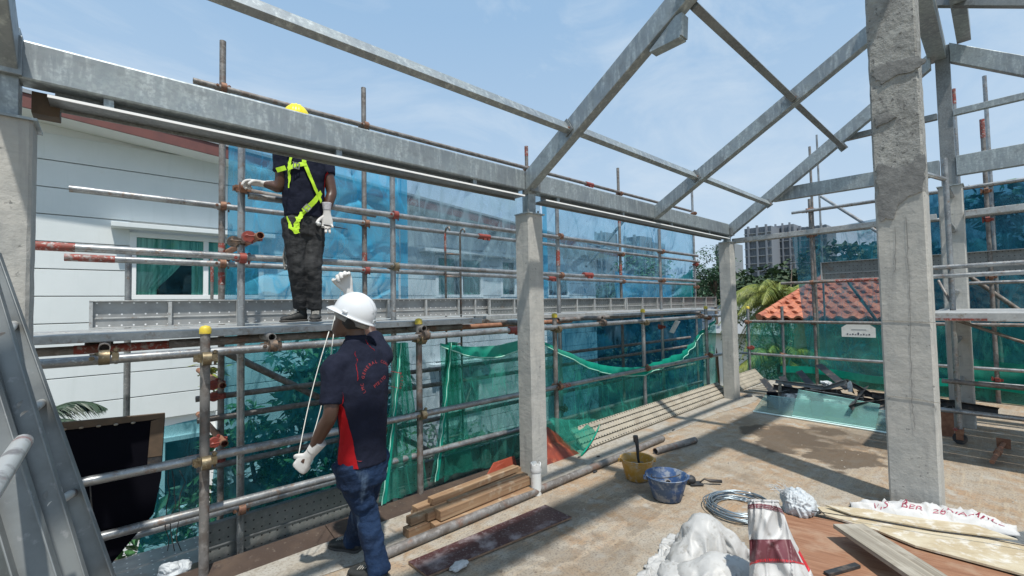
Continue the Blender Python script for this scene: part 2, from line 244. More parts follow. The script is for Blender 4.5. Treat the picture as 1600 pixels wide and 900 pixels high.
# ---------------------------------------------------------------- mesh helpers
class MB:
    def __init__(s): s.v = []; s.f = []; s.mi = []; s.M = None
    def add(s, vs, fs, mi=0):
        k = len(s.v)
        s.v += [tuple(s.M @ Vector(v)) if s.M else tuple(v) for v in vs]
        s.f += [tuple(i+k for i in f) for f in fs]; s.mi += [mi]*len(fs); return s
    def box(s, c, d, rot=None, mi=0, bev=0):
        x, y, z = d[0]/2, d[1]/2, d[2]/2
        vs = [Vector((a*x, b*y, e*z)) for a in (-1, 1) for b in (-1, 1) for e in (-1, 1)]
        if rot is not None: vs = [rot @ v for v in vs]
        vs = [v+Vector(c) for v in vs]
        return s.add(vs, [(0, 1, 3, 2), (4, 6, 7, 5), (0, 4, 5, 1), (2, 3, 7, 6), (0, 2, 6, 4), (1, 5, 7, 3)], mi)
    def b2(s, a, b, mi=0): return s.box([(a[i]+b[i])/2 for i in range(3)], [abs(b[i]-a[i]) for i in range(3)], mi=mi)
    def tube(s, p0, p1, r, n=14, r1=None, cap=True, mi=0, hollow=0):
        p0, p1 = Vector(p0), Vector(p1); d = (p1-p0).normalized(); r1 = r if r1 is None else r1
        a = d.orthogonal().normalized(); b = d.cross(a)
        def ring(p, q): return [p+a*(q*math.cos(2*math.pi*i/n))+b*(q*math.sin(2*math.pi*i/n)) for i in range(n)]
        vs = ring(p0, r)+ring(p1, r1); fs = [(i, (i+1) % n, n+(i+1) % n, n+i) for i in range(n)]
        if hollow:
            w = r*.82; e = d*min(.12, (p1-p0).length*.4)
            vs += ring(p0, w)+ring(p1, w)+ring(p0+e, w)+ring(p1-e, w)
            for i in range(n):
                j = (i+1) % n
                fs += [(i, 2*n+i, 2*n+j, j), (n+i, n+j, 3*n+j, 3*n+i), (2*n+i, 4*n+i, 4*n+j, 2*n+j), (3*n+i, 3*n+j, 5*n+j, 5*n+i)]
            fs += [tuple(4*n+i for i in range(n)), tuple(5*n+i for i in reversed(range(n)))]
        elif cap: fs += [tuple(reversed(range(n))), tuple(range(n, 2*n))]
        return s.add(vs, fs, mi)
    def path(s, pts, r, n=8, mi=0):
        pts = [Vector(p) for p in pts]; vs = []; fs = []; rr = r if isinstance(r, (list, tuple)) else [r]*len(pts)
        a = None
        for k, p in enumerate(pts):
            d = (pts[min(k+1, len(pts)-1)]-pts[max(k-1, 0)]).normalized()
            a = d.orthogonal().normalized() if a is None else (a-d*a.dot(d)).normalized(); b = d.cross(a)
            vs += [p+a*(rr[k]*math.cos(2*math.pi*i/n))+b*(rr[k]*math.sin(2*math.pi*i/n)) for i in range(n)]
        for k in range(len(pts)-1): fs += [(k*n+i, k*n+(i+1) % n, (k+1)*n+(i+1) % n, (k+1)*n+i) for i in range(n)]
        fs += [tuple(reversed(range(n))), tuple((len(pts)-1)*n+i for i in range(n))]
        return s.add(vs, fs, mi)
    def loft(s, secs, n=18, mi=0):
        """secs: (pos, side vector (length = half width), front vector (length = half depth))"""
        vs = []; fs = []
        for p, a, b in secs:
            p, a, b = Vector(p), Vector(a), Vector(b)
            for i in range(n):
                c, q = math.cos(2*math.pi*i/n), math.sin(2*math.pi*i/n)
                vs.append(p+a*(abs(c)**.85*(1 if c > 0 else -1))+b*(abs(q)**.85*(1 if q > 0 else -1)))
        for k in range(len(secs)-1): fs += [(k*n+i, k*n+(i+1) % n, (k+1)*n+(i+1) % n, (k+1)*n+i) for i in range(n)]
        fs += [tuple(reversed(range(n))), tuple((len(secs)-1)*n+i for i in range(n))]
        return s.add(vs, fs, mi)
    def ball(s, c, r, n=12, m_=8, mi=0):
        c = Vector(c); r = Vector(r) if not isinstance(r, (int, float)) else Vector((r, r, r)); vs = [c+Vector((0, 0, r.z))]
        for j in range(1, m_):
            t = math.pi*j/m_
            vs += [c+Vector((r.x*math.sin(t)*math.cos(2*math.pi*i/n), r.y*math.sin(t)*math.sin(2*math.pi*i/n), r.z*math.cos(t))) for i in range(n)]
        vs.append(c-Vector((0, 0, r.z))); fs = [(0, 1+i, 1+(i+1) % n) for i in range(n)]
        for j in range(m_-2): fs += [(1+j*n+i, 1+(j+1)*n+i, 1+(j+1)*n+(i+1) % n, 1+j*n+(i+1) % n) for i in range(n)]
        e = len(vs)-1; fs += [(e, 1+(m_-2)*n+(i+1) % n, 1+(m_-2)*n+i) for i in range(n)]
        return s.add(vs, fs, mi)
    def lathe(s, prof, n=28, c=(0, 0, 0), mi=0, cap=True):
        vs = [(c[0]+r*math.cos(2*math.pi*i/n), c[1]+r*math.sin(2*math.pi*i/n), c[2]+z) for r, z in prof for i in range(n)]
        fs = [(k*n+i, k*n+(i+1) % n, (k+1)*n+(i+1) % n, (k+1)*n+i) for k in range(len(prof)-1) for i in range(n)]
        if cap: fs += [tuple(reversed(range(n))), tuple((len(prof)-1)*n+i for i in range(n))]
        return s.add(vs, fs, mi)
    def prism(s, poly, ext, mi=0):
        n = len(poly); e = Vector(ext); vs = [Vector(p) for p in poly]+[Vector(p)+e for p in poly]
        return s.add(vs, [(i, (i+1) % n, n+(i+1) % n, n+i) for i in range(n)]+[tuple(reversed(range(n))), tuple(range(n, 2*n))], mi)
    def build(s, name, mats, parent=None, smooth=False, bevel=0, label=None, kind=None):
        me = bpy.data.meshes.new(name); me.from_pydata(s.v, [], s.f)
        mats = [mats] if isinstance(mats, str) else mats
        for q in mats: me.materials.append(MT[q])
        if len(mats) > 1: me.polygons.foreach_set('material_index', s.mi)
        bm = bmesh.new(); bm.from_mesh(me); bmesh.ops.recalc_face_normals(bm, faces=bm.faces); bm.to_mesh(me); bm.free()
        if smooth: me.shade_smooth() if smooth is True else me.set_sharp_from_angle(angle=R(smooth)) or None
        if smooth and smooth is not True:
            for p in me.polygons: p.use_smooth = True
            me.set_sharp_from_angle(angle=R(smooth))
        o = bpy.data.objects.new(name, me); COL.objects.link(o)
        if parent is not None: setpar(o, parent)
        if bevel:
            b = o.modifiers.new('bevel', 'BEVEL'); b.width = bevel; b.segments = 2; b.limit_method = 'ANGLE'
        if label: o['label'] = label
        if kind: o['kind'] = kind
        return o
def wmat(o):
    m = o.matrix_basis.copy()
    return wmat(o.parent) @ m if o.parent else m
def setpar(o, par):
    """parent without moving: the meshes are written in world coordinates"""
    o.parent = par; o.matrix_parent_inverse = Matrix.Identity(4); o.matrix_basis = wmat(par).inverted() @ o.matrix_basis
def tag(o, label, cat, group=None):
    o['label'] = label; o['category'] = cat
    if group: o['group'] = group
    return o
def thing(name, label, cat, loc=(0, 0, 0), group=None, rotz=0):
    o = bpy.data.objects.new(name, None); o.empty_display_size = .1; COL.objects.link(o); o.location = loc; o.rotation_euler = (0, 0, rotz)
    return tag(o, label, cat, group)
def struct(o): o['kind'] = 'structure'; return o
def child(src, name, par, mtx):
    """another object sharing src's mesh"""
    o = bpy.data.objects.new(name, src.data); COL.objects.link(o); o.parent = par; o.matrix_basis = mtx; return o
def copy_tree(o, parent=None):
    c = o.copy(); COL.objects.link(c); c.parent = parent
    for ch in list(o.children): copy_tree(ch, c)
    return c
def board(name, material, p0, p1, w, t, up=(0, 0, 1), parent=None, bevel=.002, label=None):
    """a plank whose local x runs from p0 to p1 (top-centre line), so the grain follows it"""
    p0, p1 = Vector(p0), Vector(p1); x = (p1-p0).normalized(); z = Vector(up); z = (z-x*z.dot(x)).normalized(); y = z.cross(x)
    mb = MB(); ln = (p1-p0).length; mb.box((0, 0, 0), (ln, w, t))
    o = mb.build(name, material, None, bevel=bevel, label=label)
    mm = Matrix((x, y, z)).transposed().to_4x4(); mm.translation = (p0+p1)/2-z*(t/2); o.matrix_basis = mm
    if parent: setpar(o, parent)
    return o
def sheet(name, material, fn, nu, nv, parent=None, smooth=True, thick=0):
    vs = [tuple(fn(i/nu, j/nv)) for j in range(nv+1) for i in range(nu+1)]
    fs = [(j*(nu+1)+i, j*(nu+1)+i+1, (j+1)*(nu+1)+i+1, (j+1)*(nu+1)+i) for j in range(nv) for i in range(nu)]
    mb = MB(); mb.add(vs, fs); o = mb.build(name, material, parent, smooth=smooth)
    if thick: md = o.modifiers.new('solid', 'SOLIDIFY'); md.thickness = thick
    return o
def wob(x, y, s=0):
    return (math.sin(x*1.7+s)+math.sin(x*3.9+y*1.3+s*2.1)*.5+math.sin(y*3.1-x*1.1+s*.7)*.6+math.sin(x*8.3+y*5.2+s)*.22)/2.3
_cp = {}
def coupler(parent, p, kind='rust', ax='x'):
    """a scaffold clamp: collar round the post, a saddle for the ledger, hinge bolts"""
    key = (kind, ax)
    if key not in _cp:
        mb = MB(); n = 16
        mb.lathe([(.030, -.026), (.042, -.026), (.042, .026), (.030, .026)], 16, cap=False)
        q = Vector((1, 0, 0)) if ax == 'x' else Vector((0, 1, 0)); w = Vector((0, -1, 0)) if ax == 'x' else Vector((-1, 0, 0))
        c = w*.058
        mb.tube(c-q*.024, c+q*.024, .043, 16)
        mb.box(w*.03+q*.048, (.03, .03, .045)); mb.box(w*.0-q*.05, (.026, .03, .04))
        mb.tube(q*.052+w*.02+Vector((0, 0, -.045)), q*.052+w*.02+Vector((0, 0, .05)), .008, 8)
        mb.tube(q*.052+w*.02+Vector((0, 0, .03)), q*.052+w*.02+Vector((0, 0, .044)), .015, 6)
        mb.tube(-q*.052-w*.03, -q*.052+w*.09, .007, 8); mb.tube(-q*.052+w*.07, -q*.052+w*.084, .014, 6)
        _cp[key] = mb.build('coupler', 'coupler_'+kind, None, smooth=30); o = _cp[key]
    else: o = bpy.data.objects.new('coupler', _cp[key].data); COL.objects.link(o)
    o.parent = parent; o.matrix_basis = wmat(parent).inverted() @ Matrix.Translation(Vector(p)); return o
RT = .028
def post(label, x, y, z0, z1, mt='tube', group=None, cap=None, cps=(), paint=(), r=RT, lean=(0, 0)):
    t = thing('scaffold_post', label, 'scaffold pole', (x, y, z0), group)
    def at(z): return (x+lean[0]*(z-z0), y+lean[1]*(z-z0), z)
    mb = MB(); mb.tube(at(z0), at(z1), r, 16, hollow=1); mb.build('tube', mt, t, smooth=40)
    if cap: mb = MB(); mb.lathe([(.034, -.022), (.034, .012), (.024, .026), (.004, .032)], 16, (at(z1)[0], at(z1)[1], z1)); mb.build('cap', cap, t, smooth=40)
    for a, b in paint: mb = MB(); mb.tube(at(a), at(b), r+.002, 16); mb.build('painted_band', 'redpaint', t, smooth=40)
    for z, k, ax in cps: coupler(t, at(z), k, ax)
    return t
def rail(label, p0, p1, mt='tube', group=None, r=RT, paint=(), name='scaffold_tube', sleeve=()):
    t = thing(name, label, 'scaffold pole', p0, group); p0, p1 = Vector(p0), Vector(p1)
    mb = MB(); mb.tube(p0, p1, r, 16, hollow=1); mb.build('tube', mt, t, smooth=40)
    for a, b in paint: mb = MB(); mb.tube(p0.lerp(p1, a), p0.lerp(p1, b), r+.002, 16); mb.build('painted_band', 'redpaint', t, smooth=40)
    for a in sleeve:
        d = (p1-p0).normalized(); q = p0.lerp(p1, a); mb = MB(); mb.tube(q-d*.1, q+d*.1, r+.012, 12)
        mb.box(q+Vector((0, -.02, -.035)), (.05, .03, .03)); mb.box(q+d*.07+Vector((0, -.02, -.035)), (.03, .03, .03)); mb.build('sleeve', 'coupler_red', t, smooth=30)
    return t
def textmesh(body, size):
    cu = bpy.data.curves.new('t', 'FONT'); cu.body = body; cu.size = size; cu.align_x = 'CENTER'; cu.align_y = 'CENTER'; cu.resolution_u = 3
    ob = bpy.data.objects.new('t', cu); COL.objects.link(ob); dg = bpy.context.evaluated_depsgraph_get()
    me = ob.evaluated_get(dg).to_mesh(); vs = [v.co.copy() for v in me.vertices]; fs = [tuple(p.vertices) for p in me.polygons]
    ob.evaluated_get(dg).to_mesh_clear(); bpy.data.objects.remove(ob); bpy.data.curves.remove(cu); return vs, fs
def leafcloud(pts, size, seed=1, droop=.3, ratio=.45):
    """one folded leaf (2 quads) at each point"""
    g = np.random.default_rng(seed); n = len(pts); vs = []; fs = []
    ang = g.uniform(0, 2*math.pi, n); el = g.normal(-droop, .5, n); ro = g.normal(0, .6, n); sz = g.uniform(.6, 1.3, n)*size
    for k in range(n):
        p = Vector(pts[k]); d = Vector((math.cos(ang[k])*math.cos(el[k]), math.sin(ang[k])*math.cos(el[k]), math.sin(el[k])))
        s_ = d.cross(Vector((0, 0, 1))).normalized(); u_ = s_.cross(d); s_ = (s_*math.cos(ro[k])+u_*math.sin(ro[k])); q = s_.cross(d)
        l = sz[k]; w = l*ratio*.5; b = len(vs)
        vs += [p, p+d*l*.45+s_*w+q*w*.3, p+d*l, p+d*l*.45-s_*w+q*w*.3, p+d*l*.5]
        fs += [(b, b+1, b+2, b+4), (b, b+4, b+2, b+3)]
    return vs, fs
# ================================================================ SETTING
def slabs():
    mb = MB(); mb.b2((-700, -700, -3.4), (700, 700, -3.3)); struct(mb.build('ground', 'earth'))
    mb = MB(); mb.b2((-12, 3.2, -3.3), (16, 9, -3.26)); struct(mb.build('side_yard', 'apron'))
    mb = MB(); mb.b2((-4, -6, -.25), (10.45, 3.28, 0)); struct(mb.build('floor_slab', 'slab', bevel=.006))
    mb = MB()                                             # clean strip along the edge, slightly uneven
    n = 60; vs = []; fs = []
    for i in range(n+1):
        x = -2+12.2*i/n; w = .03*math.sin(x*3.1)+.05*math.sin(x*1.3+1)
        vs += [(x, 2.86+w, .004), (x, 3.279, .004)]
    fs = [(2*i, 2*i+2, 2*i+3, 2*i+1) for i in range(n)]
    mb.add(vs, fs); struct(mb.build('pale_edge_strip', 'slab_edge'))
    g = random.Random(3)
    mb = MB()                                             # pebbles and mortar crumbs
    for i in range(420):
        x = g.uniform(1.2, 9); y = g.uniform(-.4, 3.2) if i % 3 else g.uniform(2.7, 3.25); s = g.uniform(.003, .011)*(1 if g.random() < .93 else 2)
        a = g.random()*3; vs = [Vector((x, y, 0))+Vector((s*math.cos(a+t)*g.uniform(.7, 1.3), s*math.sin(a+t), 0)) for t in (0, 1.6, 3.1, 4.7)]+[Vector((x, y, s*.9))]
        mb.add(vs, [(0, 1, 4), (1, 2, 4), (2, 3, 4), (3, 0, 4)])
    mb.build('mortar_crumbs', 'slab_edge', kind='stuff')
slabs()
t = thing('side_formwork', 'long dark brown timber form board along the slab edge behind the standing man', 'formwork', (0, 3.5, -.1))
for i, (a, b) in enumerate(((-1.2, 1.25), (1.255, 3.7), (3.705, 6.1))):
    board('form_board', 'darkform', (a, 3.44, -.035), (b, 3.44, -.035), .30, .06, (0, -.14, 1), t)
mb = MB(); mb.b2((-1.2, 3.285, -.33), (6.1, 3.31, -.05)); mb.build('face_board', 'darkform', t)

# ---------------------------------------------------------------- concrete columns
def column(x0, y0, w, d, h, label, m='concrete', rough_from=None, loc='column', cracks=()):
    t = thing('concrete_column', label, 'column', (x0+w/2, y0+d/2, 0))
    top = rough_from or h
    g = random.Random(int(x0*10)); mb = MB()
    nz_ = int(top/.1)
    def shell(za, zb, amp, mb):
        n = max(2, int((zb-za)/.07)); per = []
        cs = [(x0, y0), (x0+w, y0), (x0+w, y0+d), (x0, y0+d)]; c = .012
        pts = []
        for i in range(4):
            a = Vector(cs[i]); b = Vector(cs[(i+1) % 4]); e = (b-a).normalized()
            for q in (0, .25, .5, .75, 1): p = a+e*c+(b-a-e*2*c)*q; pts.append(p)
        vs = []
        for j in range(n+1):
            z = za+(zb-za)*j/n
            for k, p in enumerate(pts):
                o = amp*wob(p.x*7+z*3, z*4+k*.35, k//5); cc = Vector((x0+w/2, y0+d/2)); u = (p-cc).normalized(); p2 = p+u*o
                if k % 5 in (0, 4): p2 = p+u*(amp*1.6*min(0, wob(z*21, k, 2))+o*.4)
                vs.append((p2.x, p2.y, z))
        L_ = len(pts); fs = [(j*L_+i, j*L_+(i+1) % L_, (j+1)*L_+(i+1) % L_, (j+1)*L_+i) for j in range(n) for i in range(L_)]
        fs += [tuple(reversed(range(L_))), tuple(n*L_+i for i in range(L_))]; mb.add(vs, fs)
    shell(0, top, .0022, mb); mb.build('shaft', m, t)
    if rough_from: mb = MB(); shell(rough_from+.001, h, .0038, mb); mb.build('upper_pour', 'concrete_rough', t)
    return t
c0 = column(-.52, 3.06, .24, .2, 2.575, 'leftmost concrete column, cropped by the left edge of the photo, behind the aluminium ladder')
c1 = column(3.0, 3.05, .2, .2, 2.545, 'central pale concrete column with white pipe stub at its foot')
c2 = column(7.76, 3.05, .2, .2, 2.65, 'far corner concrete column at the end of the scaffold deck')
c3 = column(8.02, .28, .22, .23, 3.08, 'concrete column half hidden behind the large right hand column, with steel post on top')
c4 = column(4.57, .36, .3, .3, 4.25, 'tall wide concrete column in the right foreground with cracks and dark damp patches', 'concrete', 2.46)
for c, ps in ((c4, [((1415, 338), (1418, 400), (1422, 470), (1423, 560), (1425, 620), (1427, 650), (1430, 675)), ((1398, 355), (1399, 400), (1398, 430))]),):
    for line in ps:
        pts = []
        g = random.Random(5)
        for i in range(len(line)-1):
            for k in range(6):
                q = k/6; px = line[i][0]+(line[i+1][0]-line[i][0])*q+g.uniform(-1.2, 1.2); py = line[i][1]+(line[i+1][1]-line[i][1])*q; p = aX(px, py, 4.5655); pts.append(p)
        mb = MB(); vs = []; 
        for p in pts: w = g.uniform(.0010, .0026); vs += [(4.5655, p.y-w, p.z), (4.5655, p.y+w, p.z)]
        mb.add(vs, [(2*i, 2*i+1, 2*i+3, 2*i+2) for i in range(len(pts)-1)]); mb.build('crack', 'crack', c)
def patch(c, pts, X=4.560):
    P_ = [aX(x, y, X) for x, y in pts]; ce = sum(P_, Vector())/len(P_); g = random.Random(len(pts)); vs = [ce+Vector((-.006, 0, 0))]
    n = len(P_)
    for i in range(n):
        for k in range(5): q = P_[i].lerp(P_[(i+1) % n], k/5); d = (q-ce); vs.append(q+d*g.uniform(-.1, .08))
    n = len(vs)-1; mb = MB(); mb.add(vs, [(0, 1+i, 1+(i+1) % n) for i in range(n)])
    vs2 = [v+Vector((.02, 0, 0)) for v in vs[1:]]; mb.add([tuple(v) for v in vs[1:]]+[tuple(v) for v in vs2], [(i, (i+1) % n, n+(i+1) % n, n+i) for i in range(n)])
    mb.build('mortar_patch', 'mortar', c, smooth=50)
patch(c4, [(1362, 105), (1385, 98), (1410, 92), (1438, 86), (1446, 95), (1430, 110), (1400, 118), (1380, 130), (1365, 124)])
patch(c4, [(1367, 182), (1388, 175), (1400, 183), (1385, 192), (1368, 198)])
patch(c4, [(1372, 255), (1395, 262), (1418, 258), (1440, 240), (1449, 262), (1443, 300), (1420, 306), (1402, 322), (1395, 345), (1374, 345), (1370, 300)])
def jointline(c, pts, X):
    mb = MB(); P_ = [aX(x, y, X) for x, y in pts]
    for a, b in zip(P_[:-1], P_[1:]): mb.box((a+b)/2, (.003, (a-b).length, .004), Matrix.Rotation(math.atan2(b.z-a.z, b.y-a.y), 3, 'X'))
    mb.build('form_joint', 'slab_edge', c)
jointline(c4, [(1380, 501), (1420, 502), (1462, 504)], 4.566); jointline(c4, [(1385, 618), (1425, 622), (1470, 630)], 4.566)
for c, x, y, s in ((c1, 2.985, 3.035, .23), (c2, 7.745, 3.035, .23), (c0, -.535, 3.045, .27)):
    mb = MB(); z = {c1: 2.545, c2: 2.65, c0: 2.575}[c]; mb.b2((x, y, z), (x+s, y+s-.03, z+.012)); o = mb.build('base_plate', 'galv', c)

# ---------------------------------------------------------------- galvanised roof steel
def eave(x0, x1, label, tilt=0):
    t = thing('eave_beam', label, 'steel beam', (x0, 3.12, 2.77), 'eave beams on the columns')
    mb = MB(); mb.b2((x0, 3.07, 2.771), (x1, 3.186, 2.965)); mb.build('upper_section', 'galv', t, bevel=.012)
    mb = MB(); mb.b2((x0+.10, 3.066, 2.708), (x1-.015, 3.212, 2.718)); mb.b2((x0+.10, 3.204, 2.69), (x1-.015, 3.212, 2.708)); mb.build('lower_flange', 'galv_dull_and_shade', t, bevel=.002)  # darker steel colour paints shade on the underside
    mb = MB(); mb.b2((x0+.12, 3.15, 2.7185), (x1-.02, 3.16, 2.7705)); mb.build('recessed_web', 'galv_dull_and_shade', t)  # dark colour paints the shade in the gap
    mb = MB(); mb.b2((x0+.10, 3.059, 2.706), (x1-.015, 3.0655, 2.719)); mb.build('lip', 'sunlit_lip_paint', t)
    for k in range(int((x1-x0)/1.2)+1): mb = MB(); mb.b2((x0+.3+k*1.2, 3.09, 2.7185), (x0+.34+k*1.2, 3.14, 2.7705)); mb.build('tie_plate', 'galv', t)
    return t
eave(-.335, 2.985, 'long near galvanised eave beam crossing in front of the man in harness'); eave(3.165, 7.80, 'far galvanised eave beam from the central column to the corner column')
for (x, z0, z1, lb) in ((3.045, 2.557, 2.93, 'short steel stub post on top of the central concrete column'), (7.81, 2.662, 2.93, 'short steel stub post on top of the far corner concrete column')):
    mb = MB(); mb.b2((x, 3.09, z0), (x+.1, 3.18, z1)); t = thing('stub_post', lb, 'steel post', (x+.05, 3.13, z0)); mb.build('post', 'galv', t, bevel=.004)
    mb = MB(); mb.b2((x-.01, 3.035, z1-.16), (x+.12, 3.085, z1-.03)); mb.build('cleat', 'galv_dull_and_shade', t, bevel=.003)
    for dx in (-.03, .11): mb = MB(); mb.tube((x+dx, 3.07, z0), (x+dx, 3.07, z0+.03), .01, 6); mb.build('bolt', 'galv_dull_and_shade', t)
t = thing('stub_post', 'steel stub post on the leftmost column carrying the near eave beam', 'steel post', (-.42, 3.1, 2.587))
mb = MB(); mb.b2((-.50, 3.08, 2.587), (-.33, 3.2, 3.02)); mb.build('post', 'galv', t, bevel=.004)
mb = MB(); mb.b2((-.56, 3.05, 2.78), (-.318, 3.078, 2.97)); mb.build('cleat', 'galv', t, bevel=.003)
mb = MB(); mb.b2((-.30, 3.20, 2.66), (-.20, 3.3, 2.77)); mb.build('end_bracket', 'timberframe', t, bevel=.003)
def rafter(x, y0, z0, y1, z1, label, d=.17, w=.1, mt='galv', name='rafter', grp='rafters of the open roof frame'):
    t = thing(name, label, 'steel beam', (x+w/2, y0, z0-d), grp)
    mb = MB(); mb.prism([(x, y0, z0), (x, y1, z1), (x, y1, z1-d*1.16), (x, y0, z0-d*1.16)], (w, 0, 0)); mb.build('section', mt, t, bevel=.005)
    return t
rA = rafter(2.99, 3.12, 2.93, .45, 4.56, 'rafter rising from the central column, with a triangular haunch near its top', .165, .1)
rafter(5.37, 3.09, 2.93, .45, 4.47, 'middle rafter rising from the far eave beam halfway along', .15, .1)
rC = rafter(7.85, 3.14, 2.93, .5, 4.83, 'farthest rafter rising from the corner column to the steel post', .18, .1)
rafter(-.45, 3.12, 2.96, .45, 4.56, 'nearest rafter at the top left corner over the leftmost column', .17, .12)
t = thing('haunch_bracket', 'triangular steel haunch bracket welded under the rafter above the central column', 'bracket', (3.0, 1.5, 3.6))
P_ = [aX(x, y, 3.0) for x, y in ((1015, 79), (1062, 55), (1063, 20), (1055, 25))]
mb = MB(); mb.prism([P_[0], P_[1], P_[2], P_[3]], (.006, 0, 0)); mb.build('web_plate', 'galv', t)
for a, b in ((P_[0], P_[1]), (P_[1], P_[2])):
    d = (b-a).normalized(); nrm = Vector((0, -d.z, d.y)); mb = MB(); mb.prism([a, b, b+nrm*.012, a+nrm*.012], (.095, 0, 0)); mb.build('flange', 'galv', t)
def purlin(x0, x1, y, z, w, d, label, yz=.6, mt='galv'):
    t = thing('purlin', label, 'steel beam', (x0, y, z), 'purlins between the rafters')
    a = math.atan(yz); rot = Matrix.Rotation(-a, 3, 'X'); mb = MB(); mb.box(((x0+x1)/2, y, z-.02), (abs(x1-x0), w, d), rot); mb.build('section', mt, t, bevel=.003); return t
pz = lambda Y: 2.93+.61*(3.12-Y)
purlin(-.33, 2.985, 2.53, 3.235, .05, .1, 'long near purlin crossing the sky from the top edge to the first rafter'); purlin(3.095, 5.365, 2.50, 3.23, .05, .1, 'lower purlin between the first and middle rafters'); purlin(5.475, 7.845, 2.47, 3.23, .05, .09, 'lower purlin between the middle and farthest rafters')
purlin(3.095, 5.365, 1.42, 3.83, .06, .1, 'upper purlin between the first and middle rafters, dark underside', mt='galv_dull_and_shade'); purlin(5.475, 7.845, 1.47, 3.88, .06, .09, 'upper purlin between the middle and farthest rafters', mt='galv_dull_and_shade'); purlin(-.33, 2.985, 1.42, 3.86, .06, .1, 'upper purlin overhead, just above the frame')
# bolted cleats where the purlins meet the rafters
def cleat(label, x, y, z, yz=.6):
    t = thing('purlin_cleat', label, 'bracket', (x, y, z), 'cleats joining purlins to rafters'); rot = Matrix.Rotation(-math.atan(yz), 3, 'X')
    mb = MB(); mb.box((x-.006, y, z-.02), (.008, .10, .13), rot); mb.build('plate', 'galv_dull_and_shade', t, bevel=.001)
    for dy in (-.025, .025): q = Vector((x-.012, y, z-.02))+rot @ Vector((0, dy, .03 if dy > 0 else -.03)); mb = MB(); mb.tube(q, q-Vector((.012, 0, 0)), .011, 6); mb.build('bolt', 'rust', t)
for lb, x, y, z in (('bolted cleat at the first rafter on the lower purlin', 2.985, 2.53, 3.235), ('bolted cleat at the middle rafter on the lower purlin', 5.365, 2.50, 3.23), ('bolted cleat at the farthest rafter on the lower purlin', 7.845, 2.47, 3.23), ('bolted cleat at the middle rafter on the upper purlin', 5.365, 1.42, 3.83), ('bolted cleat at the farthest rafter on the upper purlin', 7.845, 1.47, 3.88)): cleat(lb, x, y, z)
# post over the half hidden column, ridge beams, far frame
t = thing('steel_post', 'tall steel post standing on the half hidden concrete column', 'steel post', (8.12, .4, 3.08))
mb = MB(); mb.b2((8.02, .33, 3.095), (8.14, .47, 4.93)); mb.build('post', 'galv_dull_and_shade', t, bevel=.005)
mb = MB(); mb.b2((8.0, .27, 3.082), (8.25, .52, 3.094)); mb.build('base_plate', 'galv', t)
for a, b, c, d_, lb in ((.36, .53, 4.76, 4.97, 'dark overhead ridge beam beside the tall right column'), (.13, .26, 4.92, 5.12, 'second overhead ridge beam at the top right of the frame')):
    tb = thing('ridge_beam', lb, 'steel beam', (4, (a+b)/2, c), 'ridge beams'); mb = MB(); mb.b2((-1.2, a, c), (8.1, b, d_)); mb.build('section', 'galv', tb, bevel=.006)
t = thing('far_rafter', 'broad rafter sloping down to the right from the steel post', 'steel beam', (8.05, .2, 4.7))
mb = MB(); mb.prism([(8.0, .328, 4.94), (8.0, -2.6, 2.85), (8.0, -2.6, 2.62), (8.0, .328, 4.69)], (.1, 0, 0)); mb.build('section', 'galv', t, bevel=.006)
def boxbeam(label, p0, p1, w, d, mt='galv', name='tie_beam'):
    t = thing(name, label, 'steel beam', p0); p0, p1 = Vector(p0), Vector(p1); x = (p1-p0).normalized(); y = Vector((0, 0, 1)).cross(x).normalized(); z = x.cross(y)
    mb = MB(); mb.box((p0+p1)/2, ((p1-p0).length, w, d), Matrix((x, y, z)).transposed()); mb.build('section', mt, t, bevel=.004); return t
boxbeam('thick collar beam from the farthest rafter to the steel post', (8.05, 2.45, 3.36), (8.05, .48, 3.34), .1, .2)
boxbeam('thick collar beam continuing right of the steel post', (8.05, .325, 3.33), (8.05, -3, 3.33), .1, .25)
boxbeam('thin purlin running right from the steel post toward the right edge', (8.03, .325, 4.02), (8.03, -3, 4.02), .07, .08, 'galv', 'far_purlin')
boxbeam('short thin purlin between the farthest rafter and the tall column', (8.03, 1.5, 4.02), (8.03, .475, 4.02), .07, .08, 'galv_dull_and_shade', 'far_purlin')
boxbeam('bright slender steel bar from the corner column to the half hidden column', (8.0, 3.1, 2.69), (8.0, .53, 2.70), .07, .075, 'steelplank', 'edge_bar')
boxbeam('bright slender steel bar right of the half hidden column', (8.0, .27, 2.70), (8.0, -3, 2.70), .07, .075, 'steelplank', 'edge_bar')
boxbeam('dark bar crossing the top right corner of the photo', tuple(aX(1450, 4, 7)), tuple(aX(1640, 4, 7)), .08, .09, 'galv_dull_and_shade', 'top_bar')

